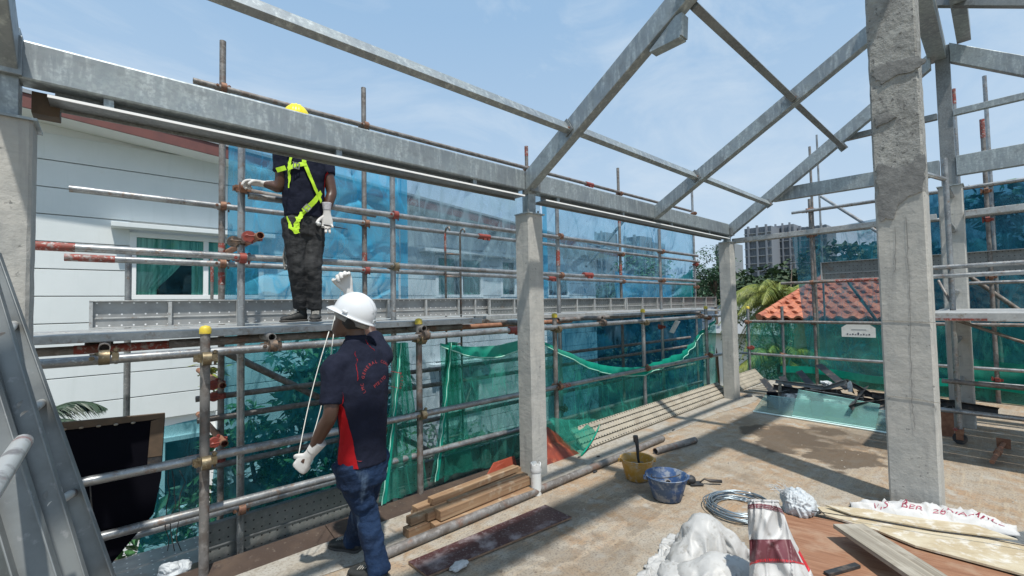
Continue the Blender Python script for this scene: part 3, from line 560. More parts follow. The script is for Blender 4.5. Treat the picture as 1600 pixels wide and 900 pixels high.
# ================================================================ NEIGHBOUR HOUSE (Y=9 wall)
t = H = thing('white_house', 'white two storey house with clapboard siding, curtained windows and maroon fascia behind the scaffold', 'house', (5, 10, -3.3))
mb = MB(); mb.b2((-9, 9.06, -3.3), (11.85, 14, 3.4)); mb.build('wall_core', 'white', t)
wins = [(.27, 2.02, 1.90, 2.84), (5.77, 7.1, 1.91, 2.83), (7.8, 8.75, 1.92, 2.83), (9.6, 10.5, 1.9, 2.5), (5.75, 7.0, -.9, .15), (-.1, 1.3, -1.5, -.4)]
xe = lambda x: 4.45-.09*x
z = -3.3; pitch = .388; first = 1.90-pitch*14
z = first
while z < 4.9:
    z0, z1 = z+.006, z+pitch-.008
    segs = [(-9, 11.9)]
    for a, b, c, d in wins:
        if c < z1-.02 and d > z0+.02:
            segs = [s for q in segs for s in ([(q[0], a-.05), (b+.05, q[1])] if q[0] < a and q[1] > b else [q])]
    for a, b in segs:
        if z0 > xe(b)-.1: b = min(b, (4.45-z1)/.09)
        if b-a < .2: continue
        mb = MB(); mb.b2((a, 9.0, z0), (b, 9.05, min(z1, 4.9))); mb.build('siding_board', 'siding', t, bevel=.004)
    z += pitch
for i, (a, b, c, d) in enumerate(wins):
    mb = MB()
    for q in ((a-.05, 8.985, c-.05, b+.05, 9.1, c+.02), (a-.05, 8.985, d-.02, b+.05, 9.1, d+.05), (a-.05, 8.985, c+.02, a+.03, 9.1, d-.02), (b-.03, 8.985, c+.02, b+.05, 9.1, d-.02)): mb.b2(q[:3], q[3:])
    xm = a+(b-a)*.53; mb.b2((xm-.035, 8.99, c+.02), (xm+.035, 9.08, d-.02))
    f = mb.build('window', 'white', t, bevel=.003)
    for e0, e1 in ((a+.03, xm-.035), (xm+.035, b-.03)): mb = MB(); mb.b2((e0, 9.03, c+.02), (e1, 9.034, d-.02)); mb.build('pane', 'pane', f)
    mb = MB(); mb.b2((a, 9.056, c), (b, 9.0605, d)); mb.build('room_shade_sheet', 'darkroom', f)  # flat near-black sheet paints the unlit room behind the glass
    if i in (0, 1, 2):
        # drawn back curtains
        def cur(u, v, x0=a+.03, w=(b-a)*.42, d=d, c=c, k=i):
            zz = d-(d-c)*.98*v; q = w*(1-.62*min(1, v/.85)**1.6)*(1 if v < .86 else .9); return (x0+q*u, 9.046+.006*math.sin(u*40), zz if k == 0 else zz) if zz > c+.18*(1-u)*(0 if k else 1)+.0 else (x0+q*u, 9.046, c+.02)
        if i == 0: sheet('curtain', 'curtain', cur, 40, 12, f)
        for (e0, e1) in ((a+(b-a)*.42, xm-.03), (xm+.04, b-.04)) if i == 0 else ((a+.03, xm-.2), (xm+.1, b-.03)):
            sheet('curtain', 'curtain', lambda u, v: (e0+(e1-e0)*u, 9.047+.006*math.sin(u*22), d-(d-c)*v), 20, 1, f)
for a, b, zz in ((0, 2.2, 2.93), (5.3, 9.0, 2.92), (5.5, 7.3, .25)):
    mb = MB(); mb.b2((a, 8.74, zz), (b, 8.999, zz+.07)); mb.build('window_ledge', 'siding', t, bevel=.005)
# roof slab following the slope of the verge
x0, x1 = -9.0, 12.4
def rz(x, o=0): return 4.27-.09*x+o
mb = MB(); mb.prism([(x0, 8.47, rz(x0, .03)), (x1, 8.47, rz(x1, .03)), (x1, 8.47, rz(x1, .045)), (x0, 8.47, rz(x0, .045))], (0, 6, 0)); mb.build('soffit', 'soffit', t)
mb = MB(); mb.prism([(x0, 8.44, rz(x0)), (x1, 8.44, rz(x1)), (x1, 8.44, rz(x1, .19)), (x0, 8.44, rz(x0, .19))], (0, .028, 0)); mb.build('fascia', 'fascia', t, bevel=.003)
mb = MB(); mb.prism([(x0, 8.42, rz(x0, .192)), (x1, 8.42, rz(x1, .192)), (x1, 8.42, rz(x1, .24)), (x0, 8.42, rz(x0, .24))], (0, 6, 0)); mb.build('roof', 'roofgrey', t)
mb = MB(); mb.prism([(x0, 9.055, 3.3), (11.85, 9.055, 3.3), (11.85, 9.055, rz(11.85, .03)), (x0, 9.055, rz(x0, .03))], (0, 4, 0)); mb.build('gable_wall', 'white', t)
for (a, b, c) in ((6.4, .7, .5),):
    tt = thing('ac_unit', 'pale outdoor unit on the lower wall of the white house, seen through green net', 'machine', (7.0, 8.8, -.45)); mb = MB(); mb.b2((8.9, 8.55, .1), (9.6, 8.9, .6)); mb.build('casing', 'siding', tt, bevel=.01)

# ================================================================ SCAFFOLD beside the slab
G1, G2, G3 = 'guard rail posts at the slab edge', 'inner scaffold posts', 'outer scaffold posts'
BR, RU, RD, DK = 'brass', 'rust', 'red', 'dark'
post('rusty guard post with yellow cap nearest the camera, left of the standing man', .465, 3.50, -.12, 1.53, 'tube_old', G1, 'yellowcap', ((1.35, BR, 'x'), (.69, BR, 'x')))
post('guard post with yellow cap between the standing man and the central column', 2.09, 3.58, -.1, 1.52, 'tube_old', G1, 'yellowcap', ((1.36, BR, 'x'), (.69, BR, 'x')))
post('guard post with yellow cap hidden behind the central column', 3.92, 3.58, -.1, 1.52, 'tube_old', G1, 'yellowcap', ((1.36, BR, 'x'), (.69, RU, 'x')))
post('guard post with yellow cap in the middle of the sagging green net', 5.85, 3.58, -.1, 1.53, 'tube', G1, 'yellowcap', ((1.36, BR, 'x'), (.69, RU, 'x')))
post('guard post with yellow cap just left of the far corner column', 7.93, 3.58, -.1, 1.54, 'tube', G1, 'yellowcap', ((1.36, RU, 'x'), (.69, RU, 'x')))
post('guard post just right of the far corner column, near the palm', 10.0, 3.62, -.1, 1.5, 'tube', G1, 'yellowcap', ((1.2, RU, 'y'), (.66, RD, 'x')))
post('inner scaffold post gripped by the man in harness', .80, 4.20, -.33, 3.35, 'tube', G2, None, ((2.66, RU, 'x'), (2.22, DK, 'y'), (2.08, RD, 'x'), (.07, RU, 'x')))
post('inner scaffold post right of the white helmet', 2.16, 4.20, -.5, 3.1, 'tube', G2, None, ((2.60, RD, 'x'), (2.07, BR, 'x')))
post('inner scaffold post right of the central column with long red sleeve', 4.70, 4.20, -.5, 3.15, 'tube', G2, None, ((2.61, RU, 'x'), (2.06, RU, 'x'), (.2, BR, 'x')), paint=((2.2, 2.42),))
post('inner scaffold post in front of the second far toe board', 7.50, 4.20, -.5, 3.0, 'tube', G2, None, ((2.58, RU, 'x'), (2.05, RU, 'x'), (1.2, RD, 'y')), lean=(0, 0))
post('outer scaffold post at the left edge of the blue net, painted red near the window', .79, 5.0, -.9, 4.28, 'tube_old', G3, None, ((2.65, RU, 'x'), (2.10, RU, 'x'), (3.8, RU, 'x'), (.85, RD, 'y'), (.25, RD, 'y')), paint=((1.9, 2.02), (2.06, 2.3)))
post('outer scaffold post behind the man in harness', 2.21, 5.0, -.9, 4.27, 'tube_old', G3, None, ((2.64, RU, 'x'), (2.09, RD, 'x'), (3.8, RU, 'x')), paint=((2.2, 2.3),))
post('outer scaffold post rising behind the central column top, red tip', 4.9, 5.0, -.9, 4.18, 'tube_old', G3, None, ((2.6, RU, 'x'), (3.8, RU, 'x')), paint=((4.02, 4.18),))
post('outer scaffold post with red and white tape seen through the net', 7.42, 5.0, -.9, 4.32, 'tube_old', G3, None, ((2.6, RU, 'x'), (2.07, RU, 'x'), (3.8, RU, 'x')), paint=((3.15, 3.35), (2.2, 2.4)))
post('last outer scaffold post at the end of the blue net', 10.55, 5.0, -.9, 4.4, 'tube', G3, None, ((2.55, RD, 'x'), (2.0, RU, 'x'), (3.8, RU, 'x')))
post('slim pole standing between the window and the left column', .12, 5.2, .4, 2.18, 'tube', None, r=.024)
post('thin pole at the window mullion with red paint', 1.17, 8.2, 1.7, 2.55, 'tube_old', None, paint=((2.1, 2.45),), r=.022)
rail('top rail of the edge guard running the full length', (-.9, 3.52, 1.385), (8.75, 3.55, 1.385), 'tube', 'guard rails at the slab edge', sleeve=(.43,))
rail('middle rail of the edge guard', (-.6, 3.545, .70), (8.75, 3.55, .665), 'tube', 'guard rails at the slab edge', paint=((.49, .505),))
rail('lowest rail of the edge guard passing behind the standing man', (-.5, 3.62, .345), (3.6, 3.62, .29), 'tube', 'guard rails at the slab edge')
rail('upper inner ledger tube beside the harness man', (.84, 4.15, 2.60), (8.9, 4.15, 2.585), 'tube', 'ledger tubes of the upper scaffold')
rail('dark tube behind the harness man at hip height', (.80, 4.26, 2.665), (2.0, 4.26, 2.60), 'tube_old', 'ledger tubes of the upper scaffold')
rail('red ended inner ledger tube crossing the window', (-.9, 4.15, 2.10), (5.4, 4.15, 2.06), 'tube', 'ledger tubes of the upper scaffold', paint=((0, .115),))
rail('inner ledger tube continuing to the corner column', (5.3, 4.15, 2.08), (8.95, 4.15, 2.07), 'tube', 'ledger tubes of the upper scaffold', sleeve=(.0,))
rail('upper outer ledger tube starting left of the window', (-.25, 4.95, 2.65), (10.7, 4.95, 2.62), 'tube', 'ledger tubes of the upper scaffold', sleeve=(.385,))
rail('lower outer ledger tube with dull red end left of the window', (-.27, 4.95, 2.10), (10.4, 4.95, 2.06), 'tube', 'ledger tubes of the upper scaffold', paint=((0, .028),), sleeve=(.53,))
rail('highest scaffold tube just above the eave beam with mortar crust', (.55, 4.95, 3.79), (10.35, 4.95, 3.83), 'tube_old', 'ledger tubes of the upper scaffold', sleeve=(.6,))
rail('rising tube behind the blue net near its end', (6.6, 5.2, 2.35), (8.2, 5.2, 3.6), 'tube_old'); rail('long diagonal brace behind the lower net left of the standing man', (.84, 5.1, 1.25), (3.3, 5.1, -.35), 'tube_old', r=.034)
for z, y, lb in ((.84, 5.05, 'highest dark tube behind the lower net'), (.50, 4.3, 'rail with red end on the lower scaffold'), (.22, 4.95, 'rusty tube on the lower outer scaffold'), (.66, 4.95, 'outer rail level with the guard rail seen through net')):
    rail(lb, (.6 if y > 4.5 else .45, y, z), (10.3, y, z-.04), 'tube_old', 'rails of the lower scaffold', paint=((0, .05),) if 'red' in lb else ())
rail('lower inner rail crossing behind the knees of the standing man', (-.4, 4.15, .10), (8.9, 4.15, .03), 'tube', 'rails of the lower scaffold')
rail('rusty ledger tube under the deck right of the central column', (2.4, 3.85, 1.43), (4.6, 3.9, 1.43), 'rust', 'tubes under the deck'); rail('dark ledger tube under the deck at the left', (-.6, 4.0, 1.42), (3.0, 4.05, 1.425), 'tube_old', 'tubes under the deck', paint=((.12, .26),))
rail('grey ledger tube under the deck ending left of the central column', (.3, 3.78, 1.44), (2.72, 3.80, 1.445), 'tube_old', 'tubes under the deck'); rail('ledger tube under the far deck', (4.3, 3.86, 1.45), (7.3, 3.9, 1.45), 'tube_old', 'tubes under the deck'); rail('farthest tube under the deck', (6.4, 4.3, 1.43), (8.9, 4.25, 1.43), 'tube', 'tubes under the deck')
for k, (x, lb) in enumerate(((-.02, 'open ended cross tube under the deck beside the left column'), (.86, 'cross tube under the deck by the gripped post'), (2.1, 'cross tube under the deck above the green net bundle'), (3.35, 'cross tube just right of the central column'), (4.75, 'cross tube under the far deck'), (7.55, 'cross tube below the far toe boards'))):
    tt = rail(lb, (x, 3.50, 1.46 if k else 1.452), (x, 5.05, 1.46), 'tube_old', 'cross tubes under the deck'); coupler(tt, (x, 3.54, 1.40), BR if k in (0, 3) else DK, 'x'); coupler(tt, (x, 4.1, 1.45), DK, 'y')
for z, x, y0, y1, lb in ((2.22, .84, 3.75, 5.0, 'open ended tube clamped beside the harness man, pointing at the camera'), (1.0, .74, 4.6, 6.0, 'open ended tube beside the shrub, upper'), (.52, .74, 4.5, 6.0, 'open ended tube beside the shrub, lower')):
    tt = rail(lb, (x, y0, z), (x, y1, z), 'rust'); coupler(tt, (x, y0+.12, z), RD, 'y')

# planks and toe boards -------------------------------------------------
def plank(label, p0, p1, w, up=(0, 0, 1), mt='steelplank', th=.05, name='steel_plank', group='steel planks of the scaffold deck'):
    p0, p1 = Vector(p0), Vector(p1); x = (p1-p0).normalized(); z = Vector(up); z = (z-x*z.dot(x)).normalized(); y = z.cross(x); ln = (p1-p0).length
    t = thing(name, label, 'scaffold plank', (p0+p1)/2, group); mm = Matrix((x, y, z)).transposed().to_4x4(); mm.translation = (p0+p1)/2; t.matrix_basis = mm
    mb = MB(); mb.box((0, 0, -th/2+.0), (ln, w, th)); o = mb.build('tray', mt, None, bevel=.004); o.parent = t
    return t
def toeboard(label, x0, x1, y, z0, z1, ribs, mt='perf', frame='steelplank', axis='x', group='toe boards of the upper deck'):
    """perforated steel plank stood on edge with its folded lips and stiffeners to the front"""
    t = thing('toe_board', label, 'toe board', ((x0+x1)/2, y, z0) if axis == 'x' else (y, (x0+x1)/2, z0), group, 0 if axis == 'x' else -math.pi/2)
    ln = abs(x1-x0); h = z1-z0
    def part(nm, c, d, m_, bev=.002):
        mb = MB(); mb.box((0, 0, 0), d); o = mb.build(nm, m_, None, bevel=bev); o.parent = t; o.matrix_basis = Matrix.Translation(c); return o
    mb = MB(); mb.box((0, 0, 0), (ln, h-.02, .004)); o = mb.build('perforated_panel', mt, None); o.parent = t; o.matrix_basis = Matrix.Translation((0, .0, h/2)) @ Matrix.Rotation(math.pi/2, 4, 'X')
    part('upper_lip', (0, -.022, h-.005), (ln, .045, .010), frame); part('lower_lip', (0, -.022, .005), (ln, .045, .010), frame)
    part('mid_ridge', (0, -.006, h*.36), (ln-.02, .010, .012), frame)
    n = ribs; src = None
    for k in range(n+1):
        xx = -ln/2+ln*k/n+(.012 if k == 0 else -.012 if k == n else 0); part('stiffener', (xx, -.021, h/2), (.026 if 0 < k < n else .022, .040, h-.022), frame)
    return t
for k, (y, lb, xa, xb) in enumerate(((3.74, 'front plank of the upper deck under the harness man', -.9, 2.86), (4.00, 'second plank of the upper deck', -1.2, 2.9), (4.46, 'third plank of the upper deck', -1.2, 3.3), (4.72, 'rear plank of the upper deck', -1.2, 3.3), (4.02, 'front plank of the far deck', 3.9, 8.9), (4.46, 'second plank of the far deck', 3.5, 8.9), (4.72, 'rear plank of the far deck', 3.5, 9.5))):
    plank(lb, (xa, y, 1.535-.002*k), (xb, y, 1.525-.002*k), .235)
plank('broad plank lying across the far deck left of the last guard post', (5.4, 3.78, 1.50), (8.8, 3.78, 1.50), .2, th=.035)
toeboard('near perforated toe board behind the harness man', -.12, 3.42, 4.84, 1.53, 1.755, 7); toeboard('long bright toe board piece behind the ladder rails', 3.2, 4.3, 4.93, 1.53, 1.755, 2)
toeboard('dark toe board starting left of the central column', 3.94, 7.3, 4.86, 1.515, 1.745, 7, 'perf_dark'); toeboard('farthest toe board ending at the corner column', 7.33, 11.3, 4.86, 1.50, 1.755, 7, 'perf_dark')
toeboard('dark lower toe board behind the legs of the standing man', .55, 3.3, 4.24, -.31, .0, 1, 'perf_dark', 'galv_dull_and_shade', group='lower toe boards')
toeboard('lower toe board behind the green net', 3.32, 8.4, 4.24, -.31, .0, 2, 'perf_dark', 'galv_dull_and_shade', group='lower toe boards')
for k, (y, xa, xb, lb) in enumerate(((3.80, -1.3, 8.5, 'inner plank of the lower deck'), (4.06, -1.3, 8.5, 'second plank of the lower deck'), (4.50, -1.5, 8.5, 'third plank of the lower deck'), (4.76, -1.5, 8.5, 'outer plank of the lower deck'))):
    plank(lb, (xa, y, -.33-.003*k), (xb, y, -.335-.003*k), .245, mt='perf' if xa < -1.4 else 'perf', group='planks of the lower deck')
for x in (-1, .8, 2.2, 4.8, 7.4): rail('%s cross tube below the lower deck' % {-1: 'leftmost', .8: 'second from left', 2.2: 'third from left', 4.8: 'fourth from left', 7.4: 'rightmost'}[x], (x, 3.5, -.42), (x, 5.1, -.42), 'tube_old', 'cross tubes below the lower deck')

def ladder(label, xa, xb, y, z0, z1, red=None, top=None):
    t = thing('access_ladder', label, 'ladder', ((xa+xb)/2, y, z0)); 
    for x in (xa, xb):
        mb = MB(); mb.path([(x, y, z0), (x, y, z1-.05), (x, y-.03, z1), (x, y-.09, z1+.01), (x, y-.11, z1-.04)], .014, 8); mb.build('stile', 'tube_old', t, smooth=True)
        if red and x == xa: mb = MB(); mb.tube((x, y, red), (x, y, z1-.06), .016, 8); mb.build('painted_band', 'redpaint', t)
    z = z1-.33
    while z > z0+.1: mb = MB(); mb.tube((xa, y, z), (xb, y, z), .012, 8); mb.build('rung', 'tube_old', t, smooth=True); z -= .30
    return t
ladder('narrow steel ladder with red top hooked over the outer rail', 3.27, 3.51, 4.90, -.3, 2.68, 2.38)

# ================================================================ EAST SIDE (far end) scaffold
GE = 'guard posts at the far slab edge'
post('short guard post left of the blue net at the far edge', 10.15, 3.02, -.1, 1.52, 'tube', GE, None, ((1.2, DK, 'y'), (.54, RU, 'y')))
post('tall far post in front of the roof tiles', 10.15, 2.46, -.1, 3.62, 'tube_old', GE, None, ((3.39, RU, 'y'), (2.9, RU, 'y'), (1.98, RU, 'y'), (1.2, DK, 'y')))
post('tall outer far post beside it', 11.0, 2.62, -1.5, 4.9, 'tube_old', GE, None, ((3.55, RU, 'y'), (3.0, RU, 'y')), r=.024)
post('thin far pole rising above the farthest rafter', 11.6, 2.62, 1.0, 5.3, 'tube', GE, None, (), r=.02)
post('tall far post with red tip right of the steel post', 10.2, .40, 0, 5.05, 'tube', GE, None, ((3.4, RU, 'y'),), paint=((4.8, 5.05),))
post('tallest far post with dark tip near the right edge', 11.0, .05, -1.5, 5.4, 'tube', GE, None, (), paint=())
post('lower far post with red tip near the right edge', 10.2, .10, 0, 4.45, 'tube_old', GE, None, ((3.3, RU, 'y'), (2.85, RD, 'y'), (1.95, RU, 'y'), (.35, RD, 'y')), paint=((4.15, 4.45),))
for z, x, a, b, lb in ((1.21, 10.12, 3.75, -2.5, 'top guard rail at the far edge above the green net'), (.53, 10.12, 3.8, -2.5, 'middle guard rail at the far edge'), (2.92, 10.12, 3.95, -2.5, 'long tube from the corner column past the far posts'), (3.38, 10.12, 2.75, -2.5, 'upper tube on the far scaffold'), (3.52, 11.0, 2.8, -2.5, 'outer upper tube on the far scaffold'), (3.02, 11.0, 2.75, -2.5, 'outer lower tube on the far scaffold'), (1.985, 10.14, 3.0, 1.2, 'tube with red band under the far toe board'), (1.86, 10.12, .5, -2.5, 'tube under the far toe board at the right edge'), (.30, 10.14, .3, -2.5, 'low bright tube at the right edge')):
    rail(lb, (x-.05, a, z), (x-.05, b, z), 'tube_old' if z in (1.21, 3.52, 1.985) else 'tube', 'tubes of the far scaffold', paint=((.5, .85),) if 'red' in lb else ())
rail('pale diagonal brace on the far scaffold', aX(1283, 307, 10.6), aX(1374, 364, 10.0), 'tube', 'braces of the far scaffold'); rail('dark brace behind the far blue net', aX(1325, 440, 11.3), aX(1378, 512, 11.3), 'tube_old', 'braces of the far scaffold')
rail('diagonal brace left of the right edge', aX(1512, 430, 10.8), aX(1600, 490, 10.8), 'tube_old', 'braces of the far scaffold', r=.035)
toeboard('dusty toe board on the far scaffold left of the tall column', -1.2, 2.33, 10.2, 2.02, 2.36, 4, 'perf_dark', 'steelplank', 'y', 'far toe boards')
toeboard('low perforated toe board along the far slab edge', 1.0, 3.1, 10.33, .0, .24, 2, 'perf_dark', 'galv_dull_and_shade', 'y', 'far toe boards'); toeboard('low perforated toe board at the right edge', -2.5, .9, 10.33, .0, .24, 2, 'perf_dark', 'galv_dull_and_shade', 'y', 'far toe boards')
toeboard('light toe board behind the half hidden column', -2.6, .6, 10.45, 2.0, 2.35, 3, 'steelplank', 'steelplank', 'y', 'far toe boards')
from mathutils import noise as NZ
# ================================================================ NETS
def pts4(a, b, c, d): return [Vector(q) for q in (a, b, c, d)]
def net(name, mt, quad, nu, nv, amp, s, label, cat='netting', sag=0, nrm=(0, 1, 0), freq=1., tag_=True, topsag=0, parent=None):
    a, b, c, d = pts4(*quad); n_ = Vector(nrm); lu = (b-a).length; lv = (d-a).length
    def fn(u, v):
        p = a.lerp(b, u).lerp(d.lerp(c, u), v); w = wob(u*lu*2.2*freq, v*lv*1.6*freq, s)
        q = wob(u*lu*7*freq+v*2, v*lv*1.2+u*4, s+3)*.22*math.sin(math.pi*min(1, v*1.4))+1.0*max(0, 1-abs(NZ.noise(Vector((u*lu*.9+v*lv*.5+s, v*lv*.8-u*lu*.5, s*2.))))*9)**2+.5*max(0, 1-abs(NZ.noise(Vector((u*lu*2.1-v*lv*1.1+s, v*lv*1.2+u*lu, s))))*7)**2
        e = min(1, 6*u, 6*(1-u)); p = p+n_*(amp*(w+q)*(.35+.65*e)); p.z -= topsag*4*u*(1-u)*(1-v)+sag*v*math.sin(math.pi*u); return p
    o = sheet(name, mt, fn, nu, nv, parent)
    if tag_: tag(o, label, cat)
    return o
# quads: lower-left, lower-right, upper-right, upper-left
net('safety_net', 'bluenet', ((.84, 5.07, 1.75), (2.68, 5.07, 1.72), (2.74, 5.07, 3.70), (.86, 5.07, 3.62)), 90, 60, .085, 1, 'bright blue safety net behind the man in harness', freq=1.4)
net('safety_net', 'palenet', ((2.66, 5.09, 1.74), (5.3, 5.09, 1.72), (5.3, 5.09, 3.70), (2.70, 5.09, 3.70)), 90, 50, .045, 4, 'pale see-through net left of the central column')
net('safety_net', 'midnet', ((5.28, 5.07, 1.72), (10.6, 5.07, 1.60), (10.75, 5.07, 3.80), (5.3, 5.07, 3.74)), 130, 50, .07, 7, 'blue see-through net right of the central column', freq=.9)
net('safety_net', 'greenedge', ((9.75, 5.2, 1.6), (10.7, 5.12, 1.6), (10.7, 5.12, 2.45), (10.1, 5.2, 2.2)), 20, 20, .05, 9, 'gathered green net at the end of the blue one')
for x, mt in ((2.70, 'bluenet'), (5.29, 'bluenet')):
    tag(sheet('net_seam', mt, lambda u, v: (x+.10*u, 5.05-.01*math.sin(u*9), 1.74+1.98*v), 3, 20), 'doubled blue net seam %s' % ('right of the inner post by the white helmet' if x < 3 else 'hidden by the central column'), 'netting')
tag(sheet('blue_tarpaulin', 'bluenet', lambda u, v: (9.0+2.6*u, 6.2+.06*wob(u*6, v*3, 2), 1.3+(1.12-.10*math.sin(u*3.1))*v), 30, 16), 'bright blue sheet sagging left of the corner column', 'tarpaulin')
net('lower_net', 'tealnet', ((.70, 5.12, -.6), (2.6, 5.12, -.8), (2.6, 5.12, 1.42), (.84, 5.12, 1.42)), 70, 50, .035, 11, 'teal net in front of the shrub, under the deck')
net('lower_net', 'palenet', ((2.62, 5.13, -.8), (5.62, 5.13, -.8), (5.62, 5.13, 1.44), (2.62, 5.13, 1.42)), 70, 40, .03, 31, 'greyish veil of net hanging under the deck left of the central column')
net('lower_net', 'tealnet', ((.20, 5.12, -.45), (.66, 5.12, -.45), (.66, 5.12, .64), (.36, 5.12, .62)), 30, 30, .03, 13, 'small teal net right of the black panel')
net('lower_net', 'darkblue', ((5.6, 5.3, -1.6), (11.5, 5.3, -1.6), (11.5, 5.3, 1.55), (5.6, 5.3, 1.45)), 70, 40, .05, 15, 'dark blue net below the far deck')
# green nets on the slab-edge guard
def cat(x, x0, x1, za, zb, sag): u = (x-x0)/(x1-x0); return za+(zb-za)*u-sag*4*u*(1-u)
def green_sag(x0, x1, za, zb, sag, zlow, s, label, y=3.64, fold=.06):
    t = thing('green_net', label, 'netting', ((x0+x1)/2, y, 0), 'green nets on the edge guard')
    def fn(u, v):
        x = x0+(x1-x0)*u; zt = cat(x, x0, x1, za, zb, sag); return (x, y+fold*wob(x*2.6, v*2+x, s)+.02*math.sin(x*23+v*3), zlow(u)+(zt-zlow(u))*v)
    sheet('mesh', 'greennet', fn, 110, 30, t)
    def eg(u, v):
        x = x0+(x1-x0)*u; zt = cat(x, x0, x1, za, zb, sag); return (x, y-.015+fold*wob(x*2.6, 2+x, s)+.02*math.sin(x*23+3)-.012*math.sin(v*3.1), zt-.085*v*(.4+1.2*math.sin(math.pi*u)))
    sheet('hem', 'greenedge', eg, 110, 3, t)
    mb = MB(); mb.path([(eg(i/60, .9)[0], eg(i/60, .9)[1]-.008, eg(i/60, .9)[2]) for i in range(61)], .006, 6); mb.build('edge_cord', 'cord', t, smooth=True)
green_sag(2.38, 3.75, 1.30, 1.36, .10, lambda u: -.02+.02*math.sin(u*9), 2, 'green net hung between the yellow capped post and the central column')
green_sag(3.55, 8.35, 1.33, 1.34, .62, lambda u: -.05, 5, 'long sagging green net right of the central column', fold=.09)
def bundle(x, w0, w1, z0, z1, y, label, s):
    t = thing('green_net', label, 'netting', (x, y, z0), 'green nets on the edge guard')
    sheet('mesh', 'greennet', lambda u, v: (x+(u-.5)*(w0+(w1-w0)*(1-v)**1.2)+.03*(1-v)*math.sin(s), y+.05*math.sin(u*26+s)*(.3+.7*v)+.02*wob(u*5, v*5, s), z0+(z1-z0)*v), 60, 24, t)
    sheet('fold', 'greenedge', lambda u, v: (x-.5*(w0+(w1-w0)*(1-v)**1.2)+.035*u+.03*(1-v), y-.03, z0+(z1-z0)*v), 3, 16, t)
    mb = MB(); mb.path([(x-.5*(w0+(w1-w0)*(1-v)**1.2)+.02, y-.04+.006*math.sin(v*50), z0+(z1-z0)*v) for v in [i/40 for i in range(41)]], .004, 6); mb.build('edge_cord', 'cord', t)
bundle(1.93, .10, .48, .0, 1.34, 3.60, 'gathered green net hanging beside the shoulder of the standing man', 1)
bundle(2.50, .10, .50, .02, 1.30, 3.66, 'gathered green net end right of the yellow capped post', 4)
t = thing('green_net', 'loose green net corner draped over the red board', 'netting', (3.9, 3.2, .2), 'green nets on the edge guard')
A = [aY(857, 655, 3.45), aY(940, 655, 3.45), aZ(908, 712, .012), aZ(880, 690, .14)]
sheet('mesh', 'greennet', lambda u, v: (A[3].lerp(A[2], u).lerp(A[0].lerp(A[1], u), v)+Vector((0, .03*wob(u*4, v*4, 3), .025*wob(u*5, v*3, 1)))), 24, 16, t)
mb = MB(); mb.path([A[1].lerp(A[2], i/10)+Vector((0, -.03*math.sin(i*.31), 0)) for i in range(11)], .009, 6); mb.build('edge_cord', 'greenedge', t, smooth=True)
# far edge nets
net('green_net', 'greennet', ((10.22, 3.75, .0), (10.22, -2.5, .0), (10.22, -2.5, 1.16), (10.22, 3.75, 1.2)), 110, 24, .03, 21, 'green net along the far slab edge in front of the palm', nrm=(1, 0, 0), topsag=.04)
tag(sheet('green_net_roll', 'greenedge', lambda u, v: (10.15+.03*wob(u*9, 0, 1), 3.1-5*u, .17+.04*math.sin(u*14)+.13*v), 60, 3), 'bunched green net lying along the far toe board', 'netting')
net('safety_net', 'eastnet', ((11.0, 2.75, -.3), (11.0, -3, -.3), (11.0, -3, 3.65), (11.0, 3.02, 3.05)), 90, 60, .05, 25, 'large blue net over the far scaffold in front of the tiled roof', nrm=(1, 0, 0))
net('safety_net', 'darkblue', ((11.25, .9, -.3), (11.25, -4, -.3), (11.25, -4, 3.55), (11.25, .9, 3.6)), 60, 50, .07, 27, 'dark blue tarpaulin on the far scaffold at the right edge', nrm=(1, 0, 0))
tag(sheet('safety_net', 'greenedge', lambda u, v: (10.9+.05*wob(u*5, v*3, 1), .6-3.4*u, .05+(.55-.25*u)*v), 30, 8), 'bright green net heap at the right edge behind the rails', 'netting')
def sign(label, P, X=10.19):
    t = thing('notice_board', label, 'sign', P)
    w, h = .50, .23; y, z = P[1], P[2]; mb = MB()
    mb.prism([(X, y+w/2, z-h/2), (X, y+w/2, z+h*.25), (X, y+w/2-.08, z+h/2), (X, y-w/2+.08, z+h/2), (X, y-w/2, z+h*.25), (X, y-w/2, z-h/2)], (-.008, 0, 0)); mb.build('panel', 'signboard', t)
    mb = MB()
    for k in range(9): mb.b2((X-.0095, y+.16-k*.04-.011, z-.075), (X-.011, y+.16-k*.04+.011, z-.05-.01*(k % 2)+(.02 if k == 4 else 0)))
    mb.b2((X-.0095, y+.1, z+.02), (X-.011, y-.12, z+.026)); mb.build('lettering', 'ink', t)
pp = aX(1341, 517, 10.19); sign('small white notice board tied to the far net', pp)
t = thing('notice_board', 'pale tilted notice hanging under the far deck', 'sign', aY(1052, 512, 4.6)); q = [aY(x, y, 4.6) for x, y in ((1046, 519), (1056, 500), (1063, 502), (1053, 521))]
mb = MB(); mb.prism(q, (0, .01, 0)); mb.build('panel', 'signboard', t)

